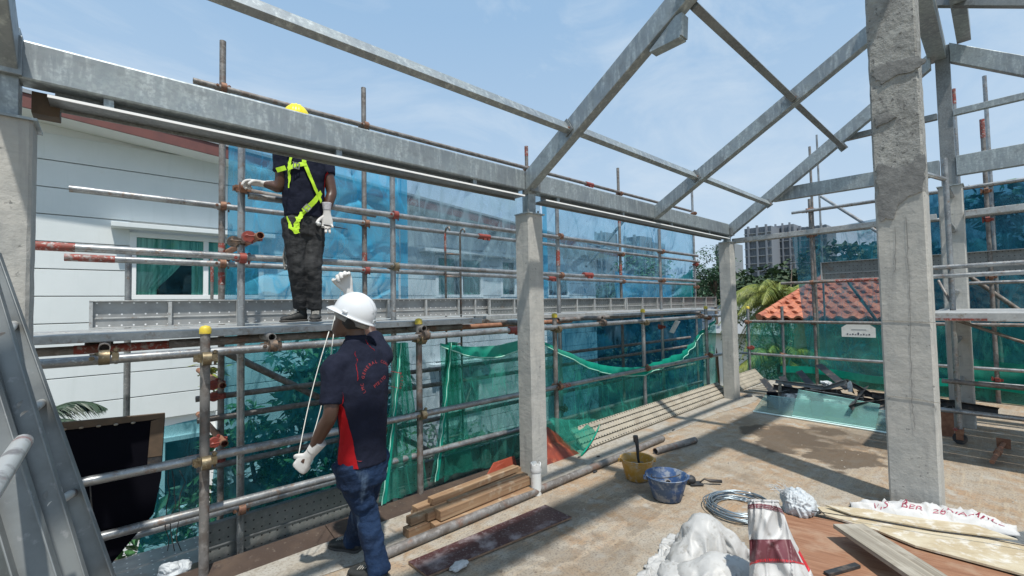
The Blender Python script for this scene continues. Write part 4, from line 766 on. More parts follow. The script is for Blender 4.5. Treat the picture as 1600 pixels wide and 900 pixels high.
# ================================================================ PLANTS AND FAR BACKGROUND
def shrub(label, c, r, n, size, mt, seed, flowers=0, trunk=True, name='shrub', ratio=.42, droop=.3):
    g = random.Random(seed); t = thing(name, label, 'plant' if name == 'shrub' else 'tree', (c[0], c[1], -3.3))
    cl = [(Vector((g.gauss(0, .45)*r[0], g.gauss(0, .45)*r[1], g.gauss(0, .45)*r[2])), g.uniform(.22, .42)) for _ in range(26)]
    pts = []
    while len(pts) < n:
        o, q = g.choice(cl); d = Vector((g.gauss(0, 1), g.gauss(0, 1), g.gauss(0, 1))).normalized()*g.uniform(.5, 1)**.5
        p = o+Vector((d.x*r[0]*q, d.y*r[1]*q, d.z*r[2]*q))
        if (p.x/r[0])**2+(p.y/r[1])**2+(p.z/r[2])**2 < 1.25: pts.append(tuple(Vector(c)+p))
    vs, fs = leafcloud(pts, size, seed, droop, ratio); mb = MB(); mb.add(vs, fs); me = bpy.data.meshes.new('crown'); me.from_pydata(mb.v, [], mb.f); me.materials.append(MT[mt]); o = bpy.data.objects.new('crown', me); COL.objects.link(o); setpar(o, t)
    if trunk:
        mb = MB(); mb.path([(c[0], c[1], -3.3), (c[0]+.1*r[0], c[1], (c[2]-3.3)/2), (c[0], c[1], c[2])], [.05*r[0]+.05, .04*r[0]+.04, .02*r[0]+.02])
        for k in range(7):
            o_, q = cl[k]; mb.path([(c[0], c[1], c[2]-r[2]*.7), tuple(Vector(c)+o_*.5-Vector((0, 0, .2*r[2]))), tuple(Vector(c)+o_)], [.02*r[0]+.02, .012*r[0]+.014, .01])
        mb.build('trunk', 'bark', t, smooth=True)
    if flowers:
        mb = MB()
        for k in range(flowers):
            p = Vector(g.choice(pts))+Vector((0, -.1, .05))
            for a in range(5): d = Vector((math.cos(a*1.257), 0, math.sin(a*1.257)))*.05; mb.ball(p+d, (.035, .02, .035), 6, 4)
        mb.build('flower', 'pink', t)
    return t
shrub('big leafy shrub with pink flowers behind the teal net', (2.35, 6.3, .30), (1.25, .6, 1.0), 4200, .17, 'leafshrub', 3, 7)
shrub('second leafy shrub lower down behind the teal net', (1.5, 6.2, -.8), (1.6, .55, 1.0), 3400, .17, 'leafshrub', 5)
shrub('shrub seen through the green net left of the central column', (4.8, 7.3, -1.2), (1.3, .6, .7), 1500, .15, 'leafshrub', 8)
shrub('small sprig of leaves by the nearest guard post', (.78, 5.6, .95), (.14, .14, .2), 50, .12, 'leafyellow', 9, trunk=False)
shrub('dark tree behind the blue net right of the white house', (16, 12, .6), (3.0, 2, 2.4), 5200, .26, 'leafdark', 12, name='tree')
shrub('dark tree behind the far blue sheet', (20, 11, .2), (2.6, 2, 2.6), 4200, .26, 'leafdark', 14, name='tree')
shrub('tree showing above the far toe boards', (28, 17, 1.8), (4.2, 2.6, 3.0), 5000, .32, 'leafshrub', 15, name='tree')
shrub('dark tree top above the blue sheet left of the corner column', (26.5, 11.4, 3.2), (1.7, 1.3, 1.6), 4200, .16, 'leafdark', 16, name='tree')
shrub('sparse tree top at the right edge above the tarpaulin', (17, -.1, 3.9), (.9, .9, .6), 260, .34, 'leafshrub', 19, name='tree')
shrub('dark bush behind the palm', (24, 7.0, -.4), (3.2, 2.4, 2.3), 6000, .2, 'leafdark', 22, name='tree')
shrub('dark bush behind the far net at the right', (15.5, 1.0, -1.6), (2.2, 2, 1.6), 1500, .36, 'leafdark', 23, name='tree')
def palm(label, base, crown, nf, ln, mt, seed, wid=.5, name='palm_tree', spread=(0, 360)):
    g = random.Random(seed); t = thing(name, label, 'palm', base); c = Vector(crown)
    if name == 'palm_tree': mb = MB(); mb.path([base, tuple(Vector(base).lerp(c, .5)+Vector((.15, .1, 0))), crown], [.16, .12, .10], 10); mb.build('trunk', 'bark', t, smooth=True)
    for k in range(nf):
        a = R(spread[0]+(spread[1]-spread[0])*(k+g.random()*.6)/nf); el = g.uniform(.15, 1.25); l = ln*g.uniform(.75, 1.1)
        h = Vector((math.cos(a), math.sin(a), 0)); mb = MB(); pr = []
        for i in range(15):
            q = i/14; pr.append(c+h*(l*q*math.cos(el*.75))+Vector((0, 0, l*(math.sin(el)*q-(.62+.35*math.cos(el))*q*q))))
        mb.path(pr, [.018*(1-.7*i/14)*ln/1.6 for i in range(15)], 5)
        vs = []; fs = []
        for i in range(1, 76):
            q = i/76; j = min(13, int(q*14)); f_ = q*14-j; p = pr[j].lerp(pr[j+1], f_); d = (pr[j+1]-pr[j]).normalized(); s_ = d.cross(Vector((0, 0, 1))).normalized()
            wl = wid*math.sin(math.pi*min(1, .12+.88*q))**.7*l*.42
            for sg in (-1, 1):
                e = (s_*sg*.85+d*.75+Vector((0, 0, -.3-g.random()*.6))).normalized(); L_ = wl*g.uniform(.8, 1.1); m1 = p+e*L_*.5+Vector((0, 0, .06*L_)); tip = p+e*L_-Vector((0, 0, .22*L_)); w = d*(.0035*ln/1.6+.004)
                b = len(vs); vs += [p-w, p+w, m1+w, m1-w, tip]; fs += [(b, b+1, b+2, b+3), (b+3, b+2, b+4)]
        mb.add(vs, fs); mb.build('frond', mt, t)
    return t
palm('bright yellow green palm right of the corner column', (17.8, 5.25, -3.3), (17.8, 5.25, 1.55), 40, 2.7, 'leafyellow', 5)
palm('second lower palm whose fronds show through the far green net', (14.2, 4.3, -3.3), (14.2, 4.3, -.1), 22, 1.9, 'leafyellow', 6)
palm('drooping dark palm fronds above the black panel by the left column', (-.62, 6.3, -3.3), (-.62, 6.3, .50), 9, 1.05, 'leafpalm', 9, .6, spread=(-70, 60))
def wood():
    g = random.Random(4); pts = []; 
    for k in range(150):
        x = g.uniform(60, 95); y = g.uniform(-45, 62); h = 3.6+2.4*math.sin(y*.09+1)+g.uniform(-1, 1)+.05*(x-60); rr = g.uniform(2.2, 4.0)
        for i in range(330):
            d = Vector((g.gauss(0, 1), g.gauss(0, 1), g.gauss(0, 1))).normalized(); pts.append((x+d.x*rr, y+d.y*rr, max(-3, h+d.z*rr*.9-1.5)))
    vs, fs = leafcloud(pts, .75, 3, .1, .8); me = bpy.data.meshes.new('woodland'); me.from_pydata([tuple(v) for v in vs], [], fs); me.materials.append(MT['leafhill']); o = bpy.data.objects.new('woodland', me); COL.objects.link(o); o['kind'] = 'stuff'
    vs = []; fs = []; nx, ny = 14, 60
    for i in range(nx+1):
        for j in range(ny+1): x = 52+6*i; y = -80+3*j; vs.append((x, y, -3.3+min(1, i/3)*(3.2+1.6*math.sin(y*.09+1))+.04*i*i))
    for i in range(nx):
        for j in range(ny): a = i*(ny+1)+j; fs.append((a, a+1, a+ny+2, a+ny+1))
    mb = MB(); mb.add(vs, fs); struct(mb.build('hill', 'leafhill', smooth=True))
wood()
def condo(label, X, y0, y1, z1, depth=14, step=None, nb=9, zb=0, mt='condo'):
    t = thing('apartment_block', label, 'apartment block', (X, (y0+y1)/2, zb), 'far apartment blocks'); mb = MB(); mb.b2((X, y0, zb), (X+depth, y1, z1)); 
    n = nb; w = (y1-y0)/n
    for k in range(n):
        if k % 3 == 1: mb.b2((X-1.0, y0+k*w+.2*w, zb), (X, y0+k*w+.8*w, z1+.7))
    mb.build('wall', mt, t)
    z = zb+1.5; src = None; srb = None
    while z < z1-1.5:
        for k in range(n):
            if k % 3 == 1: continue
            if not src: m2 = MB(); m2.b2((-.15, -w*.38, 0), (0, w*.38, 1.9)); src = m2.build('window', 'condowin', t); src.matrix_basis = Matrix.Translation((0, (y0+(k+.5)*w)-(y0+y1)/2, z-zb)); o = src
            else: child(src, 'window', t, Matrix.Translation((0, (y0+(k+.5)*w)-(y0+y1)/2, z-zb)))
        if not srb: m2 = MB(); m2.b2((-.9, -(y1-y0)/2, 0), (-.2, (y1-y0)/2, .25)); srb = m2.build('balcony_slab', 'condopale', t); srb.matrix_basis = Matrix.Translation((0, 0, z-zb-.6))
        else: child(srb, 'balcony_slab', t, Matrix.Translation((0, 0, z-zb-.6)))
        z += 3.0
    return t
def cz(px, py, X): p = aX(px, py, X); return p.y, p.z
yl, zt = cz(1163, 358, 190); yr, _ = cz(1205, 358, 190); condo('left grey apartment block beyond the wooded hill', 190, yr, yl, zt)
yl, zt = cz(1207, 354, 200); yr, _ = cz(1240, 354, 200); condo('middle taller grey apartment block beyond the wooded hill', 200, yr, yl, zt)
yl, zt = cz(1242, 357, 205); yr, _ = cz(1292, 357, 205); condo('right grey apartment block partly behind the scaffold', 205, yr, yl, zt)
for i, (a, b, tp) in enumerate(((930, 945, 365), (975, 1000, 372), (1008, 1020, 380))):
    yl, zt = cz(a, tp, 170); yr, _ = cz(b, tp, 170); condo(('pale far block seen through the net beside the taped post', 'wider pale far block seen through the net', 'small pale far block seen through the net')[i], 170, yr, yl, zt, 10, nb=5, mt='condopale')
yl, zt = cz(1118, 382, 150); yr, _ = cz(1142, 392, 150); condo('low pale roofs left of the corner column', 150, yr, yl, zt, 10, nb=4, mt='condopale')

# tiled roof beyond the far net
def tiled():
    t = thing('tiled_house', 'house with an orange clay tile roof beyond the far scaffold', 'house', (17, 0, -3.3))
    e0 = aX(1186, 498, 14.0); ez = e0.z; yE = e0.y               # eave corner
    rg = aX(1300, 428, 17.4); slope = (rg.z-ez)/(rg.x-14.0)
    mb = MB(); mb.b2((14.6, -14, -3.3), (21, yE-.7, ez-.05)); mb.build('wall', 'paleboard', t)
    x1, z1 = rg.x, rg.z; yr = rg.y
    mb = MB(); mb.add([(14.0, yE, ez-.05), (14.0, -14, ez-.05), (x1, -14, z1-.05), (x1, yr, z1-.05), (x1+3.4, yE, ez-.05), (x1+3.4, -14, ez-.05)], [(0, 1, 2, 3), (0, 3, 4), (3, 2, 5, 4), (0, 4, 5, 1)]); mb.build('roof_deck', 'tileunder', t)
    # one S tile, then copies
    tw, tl = .30, .36; L_ = math.hypot(x1-14, z1-ez); ang = math.atan2(z1-ez, x1-14); nr = int(L_/tl)
    prof = [(-.5, .012), (-.38, .0), (-.22, .0), (-.1, .03), (.0, .062), (.12, .075), (.25, .07), (.37, .045), (.5, .012)]
    vs = []; 
    for s_, dz in ((0, .02), (1, 0)):
        for th in (0, -.014):
            for q, h in prof: vs.append((s_*(tl+.03), q*tw*1.04, h+dz+th))
    n = len(prof); fs = [(i, i+1, 2*n+i+1, 2*n+i) for i in range(n-1)]+[(i, n+i, n+i+1, i+1) for i in range(n-1)]+[(n+i, 3*n+i, 3*n+i+1, n+i+1) for i in range(n-1)]
    mb = MB(); mb.add(vs, fs); first = mb.build('roof_tile', 'rooftile', None, smooth=50)
    cnt = 0; rot = Matrix.Rotation(-ang, 4, 'Y'); g = random.Random(2); rest = MB()
    fs += [(i+1, i, 4*n+i, 4*n+i+1) for i in range(n-1)]; vs += [(-.002, q*tw*1.04, h-.045) for q, h in prof]; first.data.clear_geometry(); first.data.from_pydata([tuple(v) for v in vs], [], fs)
    for r_ in range(nr+1):
        x = 14+math.cos(ang)*tl*r_; z = ez+math.sin(ang)*tl*r_; yy = yE-(yE-yr)*(r_/nr)-tw*.5
        c = 0
        while yy > -9:
            mm = Matrix.Translation((x, yy, z+.01)) @ rot @ Matrix.Rotation(g.uniform(-.02, .02), 4, 'Z')
            if cnt < 300 and c < 27:
                if cnt == 0: first.matrix_basis = mm; setpar(first, t)
                else: o = bpy.data.objects.new('roof_tile', first.data); COL.objects.link(o); o.parent = t; o.matrix_basis = wmat(t).inverted() @ mm
                cnt += 1
            else: rest.M = mm; rest.add(vs, fs); rest.M = None
            yy -= tw; c += 1
    rest.build('far_roof_tiles', 'rooftile', t, smooth=50, kind='stuff')
    a = Vector((14, yE, ez+.05)); b = Vector((x1, yr, z1+.08)); n = 12
    for k in range(n): p = a.lerp(b, k/n); q = a.lerp(b, (k+1.1)/n); mb = MB(); mb.tube(p, q, .11, 10, .09); mb.build('hip_cap', 'rooftile', t, smooth=40)
    for k in range(20): mb = MB(); mb.tube((x1, yr-k*.5, z1+.05), (x1, yr-k*.5-.54, z1+.05), .11, 10, .09); mb.build('ridge_cap', 'rooftile', t, smooth=40)
tiled()
mb = MB(); mb.prism([(26, 14, -.2), (26, 5.5, -.2), (28, 5.5, 1.4), (28, 14, 1.4)], (.1, 0, -.1)); tt = thing('grey_roofed_shed', 'low grey roof behind the palm', 'roof', (27, 9, -3.3)); mb.build('roof', 'roofgrey', tt); mb = MB(); mb.b2((26.5, 6, -3.3), (29, 13.5, -.1)); mb.build('wall', 'white', tt)
# ================================================================ THINGS ON THE SLAB
p0 = aZ(600, 874, .03); p1 = aZ(1046, 688, .03)
rail('long grey steel pipe lying along the slab edge past the buckets', (p0.x, 2.80, .034), (p1.x, 2.78, .034), 'tube_old', 'pipes lying on the slab', r=.034)
a = aZ(1024, 706, .03); b = aZ(1086, 688, .03); rail('short grey steel pipe lying beside the end of the long pipe', (a.x, a.y, .034), (b.x, b.y, .034), 'tube_old', 'pipes lying on the slab', r=.036)
# timber stack
def timber(label, pa, pb, w, h, zt):
    a = aZ(*pa, zt); b = aZ(*pb, zt); t = board('timber_batten', 'wood', a, b, w, h, bevel=.004); tag(t, label, 'timber', 'timber battens stacked by the column')
timber('bottom front batten with square end nearest the camera', (634, 826), (826, 745), .085, .062, .066)
timber('bottom batten touching the long pipe', (676, 818), (830, 762), .075, .062, .068)
timber('bottom rear batten at the back of the stack', (646, 800), (812, 728), .075, .062, .068)
timber('middle batten between the two front ones', (664, 800), (820, 738), .08, .06, .132)
timber('thick top batten with rounded end on the front of the stack', (683, 796), (822, 742), .095, .075, .150)
timber('long upper batten at the back of the stack', (648, 792), (802, 732), .085, .06, .135)
timber('rough batten end jutting out at the left of the stack', (638, 808), (730, 772), .07, .055, .128)
timber('rear top batten resting against the offcut', (672, 778), (806, 727), .07, .05, .180)
timber('thin lath lying between the top battens', (700, 782), (812, 741), .045, .03, .165)
for cl, pts, lb in (('redply', ((762, 741), (800, 716), (808, 738), (770, 757)), 'reddish board offcut behind the timber stack'),):
    q = [aY(762, 742, 3.40), aY(772, 724, 3.46), aY(804, 713, 3.46), aY(810, 735, 3.40)]; mb = MB(); mb.prism(q, (0, .012, .004)); tag(mb.build('board_offcut', cl, bevel=.001), lb, 'board')
q = [aY(857, 728, 3.30), aZ(905, 712, .005)+Vector((0, .0, 0)), aY(872, 682, 3.44), aY(857, 664, 3.44)]
q = [Vector((3.34, 3.21, .005)), Vector((3.86, 3.20, .005)), aY(885, 690, 3.40), aY(857, 668, 3.42), Vector((3.2, 3.42, .30))]
mb = MB(); mb.prism(q, (0, .014, .006)); tag(mb.build('red_form_board', 'redply', bevel=.001), 'glossy red brown form board leaning right of the central column', 'board')
# maroon film-faced board
a, b, c, d = aZ(638, 878, .02), aZ(668, 900, .02), aZ(893, 808, .02), aZ(852, 789, .02)
t = thing('film_faced_board', 'long maroon film faced plywood strip lying on the slab', 'board', (a+c)/2)
mb = MB(); mb.prism([a, b, c, d], (0, 0, .003)); mb.build('face', 'maroonply', t); mb = MB(); mb.prism([a, b, c, d], (0, 0, -.013)); mb.build('core', 'plyedge', t)
# small rag
from mathutils import noise as NZ
def crumple(name, label, cat_, c, r, mt, seed, amp=.35, n=96, m_=60, group=None, folds=7, flat=.6, parent=None):
    c = Vector(c); vs = []; 
    for j in range(m_+1):
        th = math.pi*j/m_
        for i in range(n):
            ph = 2*math.pi*i/n; x, y, z = math.sin(th)*math.cos(ph), math.sin(th)*math.sin(ph), math.cos(th)
            q = Vector((x, y, z)); w_ = q+.5*NZ.noise_vector(q*1.3+Vector((seed*7.3, 0, 0)))
            f1 = 1-abs(NZ.noise(Vector((w_.x*folds*.26+seed, w_.y*folds*.26, w_.z*folds*.09)))*2.4); f2 = 1-abs(NZ.noise(Vector((w_.x*folds*.5, w_.y*folds*.22+seed, w_.z*folds*.5)))*2.4)
            k = 1+amp*(.75*NZ.noise(q*1.1+Vector((seed*3.1, 1, 2)))+.30*max(-.2, f1)+.13*max(-.2, f2)-.25)
            vs.append(c+Vector((x*r[0]*k, y*r[1]*k, max(-flat*r[2], z*r[2]*k))))
    fs = [(j*n+i, j*n+(i+1) % n, (j+1)*n+(i+1) % n, (j+1)*n+i) for j in range(m_) for i in range(n)]
    mb = MB(); mb.add(vs, fs); o = mb.build(name, mt, parent, smooth=True)
    if label: tag(o, label, cat_, group)
    return o
cc = aZ(718, 884, .02); crumple('paper_scrap', 'small crumpled pale scrap by the maroon board', 'litter', cc, (.06, .04, .02), 'sack', 3, .6)
# pvc pipe stub
a = aZ(838, 772, 0); t = thing('pvc_pipe_stub', 'white plastic pipe stub standing at the foot of the central column', 'pipe', (a.x, a.y, 0))
g = random.Random(1); n = 28; mb = MB(); R0 = .046; H0 = .27; vs = []
tops = [H0-.03*max(0, math.sin(i*.9))*(g.random()) for i in range(n)]
for r_, zz in ((R0, 0), (R0, None), (R0-.006, None), (R0-.006, .05)):
    for i in range(n): vs.append((a.x+r_*math.cos(2*math.pi*i/n), a.y+r_*math.sin(2*math.pi*i/n), tops[i] if zz is None else zz))
fs = [(k*n+i, k*n+(i+1) % n, (k+1)*n+(i+1) % n, (k+1)*n+i) for k in range(3) for i in range(n)]; mb.add(vs, fs); mb.lathe([(.040, 0), (.040, .24), (.001, .245)], 20, (a.x, a.y, 0)); mb.build('pipe', 'pvc', t, smooth=40)
mb = MB(); mb.lathe([(R0+.003, H0-.075), (R0+.006, H0-.06), (R0+.003, H0-.045)], 28, (a.x, a.y, 0), cap=False); mb.build('torn_collar', 'sack', t, smooth=True)
# buckets
def bucket(label, c, mt, r0, r1, h, extra=None, fill=.5):
    t = thing('mixing_bucket', label, 'bucket', c, None); x, y = c[0], c[1]; rr = lambda z: r0+(r1-r0)*z/h
    mb = MB(); mb.lathe([(.001, .004), (r0-.012, .004), (r0, .012), (rr(h*.55), h*.55), (rr(h*.88)+.001, h*.88), (rr(h*.88)+.006, h*.885), (r1+.004, h-.006), (r1+.009, h), (r1+.004, h+.004), (r1-.006, h-.001), (rr(fill*h)-.006, fill*h)], 40, (x, y, 0), cap=False); mb.build('shell', mt, t, smooth=50)
    vs = [(x, y, fill*h+.012)]; n = 26
    for k in (1, 2): vs += [(x+(rr(fill*h)-.004)*k/2*math.cos(2*math.pi*i/n), y+(rr(fill*h)-.004)*k/2*math.sin(2*math.pi*i/n), fill*h+.012*math.sin(i*1.7+k)) for i in range(n)]
    fs = [(0, 1+i, 1+(i+1) % n) for i in range(n)]+[(1+i, 1+n+i, 1+n+(i+1) % n, 1+(i+1) % n) for i in range(n)]; mb = MB(); mb.add(vs, fs); mb.build('mortar_residue', 'bucketin', t, smooth=True)
    for sg in (-1, 1): mb = MB(); mb.box((x+sg*r1*.74, y-sg*r1*.74, h-.02), (.03, .03, .035)); mb.build('handle_lug', mt, t, bevel=.004)
    return t
by = aZ(1002, 757, 0); by = (by.x+.08, by.y+.09, 0); bucket('yellow mortar bucket with a brush handle standing in it', by, 'bucket_yellow', .105, .15, .20, fill=.55)
bb = aZ(1050, 788, 0); bb = (bb.x+.07, bb.y+.08, 0); bucket('blue mortar bucket right of the yellow one', bb, 'bucket_blue', .115, .168, .20, fill=.45)
mb = MB(); pts = [(bb[0]-.12*math.cos(k*.25)-.02, bb[1]+.155*math.sin(k*.25-1.4), .20-.04*math.sin(k*.25)) for k in range(12)]
mb.path([(bb[0]+.125*math.cos(a), bb[1]+.125*math.sin(a), .205-.03*math.sin(a)) for a in [R(100+k*14) for k in range(13)]], .004, 6); tag(mb.build('loose_wire_handle', 'darkmetal', smooth=True), 'black wire handle inside the blue bucket rim', 'handle')
t = thing('brush', 'brush with dark blue handle standing in the yellow bucket', 'brush', (by[0]+.02, by[1], .1))
mb = MB(); mb.path([(by[0]+.03, by[1]-.01, .10), (by[0]+.02, by[1], .2), (by[0]+.015, by[1], .30), (by[0]+.01, by[1]+.01, .385)], [.010, .012, .016, .021], 10); mb.build('handle', 'darkmetal', t, smooth=True); mb = MB(); mb.tube((by[0]+.01, by[1]+.01, .345), (by[0]+.005, by[1]+.012, .40), .0235, 10); mb.build('grip_end', 'darkmetal', t)
mb = MB(); mb.box((by[0]+.03, by[1]-.02, .135), (.09, .05, .03), Matrix.Rotation(.5, 3, 'Z')); mb.build('head', 'coupler_brass', t, bevel=.004)
mb = MB(); mb.tube((bb[0]-.01, bb[1]-.02, .10), (bb[0]-.05, bb[1]-.04, .16), .026, 14, hollow=1); tag(mb.build('pipe_offcut', 'tube_old', smooth=40), 'short pipe offcut inside the blue bucket', 'pipe')
cc = aZ(1092, 758, .0); t = thing('trowel', 'dark trowel lying behind the blue bucket', 'trowel', cc)
mb = MB(); mb.prism([cc+Vector(v) for v in ((-.09, .03, .01), (-.02, .08, .01), (.06, .02, .01), (.0, -.05, .01))], (0, 0, .008)); mb.build('blade', 'darkmetal', t, bevel=.002)
mb = MB(); mb.path([cc+Vector(v) for v in ((.02, .0, .02), (.05, -.03, .05), (.08, -.07, .035), (.15, -.14, .03))], [.006, .008, .016, .015]); mb.build('handle', 'darkmetal', t, smooth=True)
mb = MB(); c2_ = cc+Vector((-.03, .06, .04)); mb.ball(c2_, (.05, .045, .04), 9, 6); tag(mb.build('mortar_lump', 'darkmetal', smooth=50), 'dark crusted lump beside the trowel behind the bucket', 'rubble')
for k, (x, y) in enumerate(((930, 737), (1052, 672), (935, 713), (905, 714), (1170, 619))):
    c_ = aZ(x, y, .008); crumple('dark_rag', ['dark scrap left of the yellow bucket', 'dark scrap beyond the short pipe', 'small dark chip on the pale strip', 'tiny dark chip near the red board', 'dark offcut at the end of the long perforated plank'][k], 'litter', c_, ((.035, .012, .008), (.03, .01, .006), (.022, .018, .005), (.02, .012, .005), (.12, .05, .02))[k], 'darkmetal', k+2, .5)
# wire coil
cc = aZ(1165, 790, .02); t = thing('wire_coil', 'coil of galvanised wire on the slab behind the sacks', 'wire', cc); g = random.Random(8)
cx, cy = 3.70, 1.47
for k in range(16):
    rr_ = .19+.075*g.random(); ox, oy = g.uniform(-.03, .03), g.uniform(-.03, .03); z0 = .006+.004*k; e = g.uniform(.85, 1.05)
    mb = MB(); mb.path([(cx+ox+rr_*math.cos(a), cy+oy+rr_*e*math.sin(a), z0+.008*math.sin(a*2+k)) for a in [2*math.pi*i/44 for i in range(45)]], .0042, 6); mb.build('strand', 'wire', t, smooth=True)
# perforated plank lying tilted against the edge
A_, B_ = Vector((3.96, 3.20, .012)), Vector((8.05, 3.25, .012)); up = Vector((0, .22, .19))
t = thing('perforated_plank', 'long dusty perforated plank propped along the slab edge', 'scaffold plank', (A_+B_)/2)
x = (B_-A_).normalized(); y = (up-x*up.dot(x)).normalized(); z = x.cross(y); wd = .30; ln = (B_-A_).length
mm = Matrix((x, y, z)).transposed().to_4x4(); mm.translation = (A_+B_)/2+y*wd/2; t.matrix_basis = mm
for k in range(4):
    mb = MB(); mb.box((0, -wd/2+wd*(k+.5)/4, 0), (ln, wd/4-.008, .03)); o = mb.build('perforated_panel', 'perf_dust', None, bevel=.006); o.parent = t
mb = MB(); mb.box((0, 0, -.012), (ln-.01, wd-.02, .016)); o = mb.build('underside', 'darkmetal', None); o.parent = t
t = thing('perforated_plank', 'short dusty perforated plank corner right of the far column', 'scaffold plank', (9.0, 3.35, .1)); A_, B_ = Vector((8.35, 3.28, .01)), Vector((9.9, 3.3, .01)); x = (B_-A_).normalized(); up = Vector((0, .2, .22)); y = (up-x*up.dot(x)).normalized(); z = x.cross(y); mm = Matrix((x, y, z)).transposed().to_4x4(); mm.translation = (A_+B_)/2+y*.15; t.matrix_basis = mm
mb = MB(); mb.box((0, 0, 0), (1.55, .3, .04)); o = mb.build('perforated_panel', 'perf_dust', None, bevel=.005); o.parent = t

# glass sheets leaning on a pile of angles
def gsheet(label, q, mt, grp='glass sheets in front of the steel pile'):
    t = thing('glass_sheet', label, 'glass sheet', (q[0]+q[1])/2, grp); n_ = (q[1]-q[0]).cross(q[3]-q[0]).normalized()*.008
    mb = MB(); mb.prism(q, n_); mb.build('sheet', mt, t); e = (q[1]-q[0])
    mb = MB(); mb.tube(q[0]+Vector((0, 0, .004)), q[1]+Vector((0, 0, .004)), .011, 6); mb.tube(q[3], q[2], .004, 6); mb.build('polished_edge', 'glassedge', t)
gl0, gl1 = aZ(1177, 643, .01), aZ(1388, 677, .01)
e = (gl1-gl0).normalized(); bk = Vector((-e.y, e.x, 0)); bk = bk if bk.x > 0 else -bk
gsheet('long clear glass strip lying propped before the steel pile', [gl0, gl0+e*1.62, gl0+e*1.62+bk*.35+Vector((0, 0, .20)), gl0+e*.05+bk*.35+Vector((0, 0, .20))], 'clearglass')
s0, s1 = gl0+e*.50+bk*.04, gl0+e*1.42+bk*.04
gsheet('green tinted glass pane leaning behind the long strip', [s0+Vector((0, 0, .012)), s1+Vector((0, 0, .012)), s1+bk*.30+Vector((0, 0, .27)), s0+bk*.30+Vector((0, 0, .34))], 'greenglass')
def anglebar(label, a, b, w=.06, mt='darkmetal', grp='dark steel angles heaped by the glass'):
    t = thing('steel_angle', label, 'steel angle', a, grp); a, b = Vector(a), Vector(b); x = (b-a).normalized(); y = x.cross(Vector((.3, .5, .8))).normalized(); z = x.cross(y)
    mb = MB(); mb.prism([a, a+y*w, a+y*w+z*.006, a+z*.006], b-a); mb.prism([a+z*.006, a+z*w, a+z*w+y*.006, a+z*.006+y*.006], b-a); mb.build('flanges', mt, t)
bars = [((1196, 590), (1226, 628), 'leftmost angle leaning out of the heap'), ((1226, 586), (1250, 622), 'second angle from the left of the heap'), ((1253, 578), (1290, 618), 'third angle sticking up from the heap'), ((1284, 568), (1332, 606), 'tallest angle sticking up from the heap')]
for k, ((x0_, y0_), (x1_, y1_), lb) in enumerate(bars): a = aX(x0_, y0_, 8.3+.08*k); b = aX(x1_, y1_, 7.75); anglebar(lb, a, b, .10)
anglebar('long angle lying across the top of the heap', aX(1212, 594, 7.9), aX(1290, 604, 7.9), .05, 'galv_dull_and_shade'); anglebar('bent angle rising to the clip on the heap', aX(1286, 606, 7.8), aX(1322, 594, 7.8), .05, 'galv_dull_and_shade'); anglebar('angle running right from the clip on the heap', aX(1322, 594, 7.9), aX(1385, 628, 7.9), .05, 'darkmetal'); anglebar('upright angle at the left of the heap', aX(1216, 597, 7.7), aX(1215, 634, 7.7), .06, 'galv_dull_and_shade'); anglebar('dark bar at the right of the heap', aX(1340, 612, 8.0), aX(1384, 616, 8.0), .06)
t = thing('wrapped_bundle', 'bundle of profiles wrapped in scuffed silver foil under the steel heap', 'bundle', (7.9, 1.5, 0)); mb = MB()
pts = [gl0+e*(0.25+.2*k)+bk*(.55+.015*math.sin(k*2.))+Vector((0, 0, .13+.012*math.sin(k*3))) for k in range(9)]; mb.path(pts, [.09, .12, .125, .12, .13, .12, .125, .12, .11], 14); mb.build('wrap', 'bundle', t, smooth=50)
for k, (dx, s_) in enumerate(((.12, .2), (.7, .16), (2.0, .22))):
    t = thing('steel_block', ['black block at the left foot of the steel pile', 'dark block behind the green glass', 'rusty square tube stub at the right end of the pile'][k], 'steel block', gl0+e*dx+bk*.42); c_ = gl0+e*dx+bk*.42+Vector((0, 0, .12)); mb = MB(); mb.box(c_, (.13, .15, .24+.1*(k == 2)), Matrix.Rotation(.3, 3, 'Z')); mb.build('body', 'black' if k < 2 else 'rust', t, bevel=.006)
crumple('plastic_wrap', 'small crumpled plastic wrap hanging on the steel heap', 'plastic', aX(1328, 606, 7.75), (.02, .03, .09), 'plasticwhite', 5, .5)
crumple('plastic_wrap', 'white crumpled plastic tuft on top of the heap', 'plastic', aX(1292, 600, 8.0), (.06, .08, .05), 'plasticwhite', 8, .7)
for k in range(5):
    x = 8.55+.2*k; tt = plank(['first', 'second', 'third', 'fourth', 'fifth'][k]+' weathered board on the slab right of the far column', (x, 3.2, .03), (x+.1, 2.0, .03), .12, mt='greywood', th=.025, name='loose_board', group='boards beside the far column')

g = random.Random(77)
for k in range(14):
    c_ = gl0+e*(.35+.13*k)+bk*(.62+g.uniform(-.1, .3))+Vector((0, 0, .22+g.uniform(0, .10))); an = g.uniform(-.5, .5)+(1.1 if k % 3 == 0 else 0); d_ = (e*math.cos(an)+bk*math.sin(an)+Vector((0, 0, g.uniform(-.12, .22)))).normalized()*g.uniform(.3, .5)
    anglebar(['first', 'second', 'third', 'fourth', 'fifth', 'sixth', 'seventh', 'eighth', 'ninth', 'tenth', 'eleventh', 'twelfth', 'thirteenth', 'fourteenth'][k]+' loose angle from the left within the dark steel heap', c_-d_, c_+d_, .07, 'darkmetal' if k % 4 else 'galv_dull_and_shade')
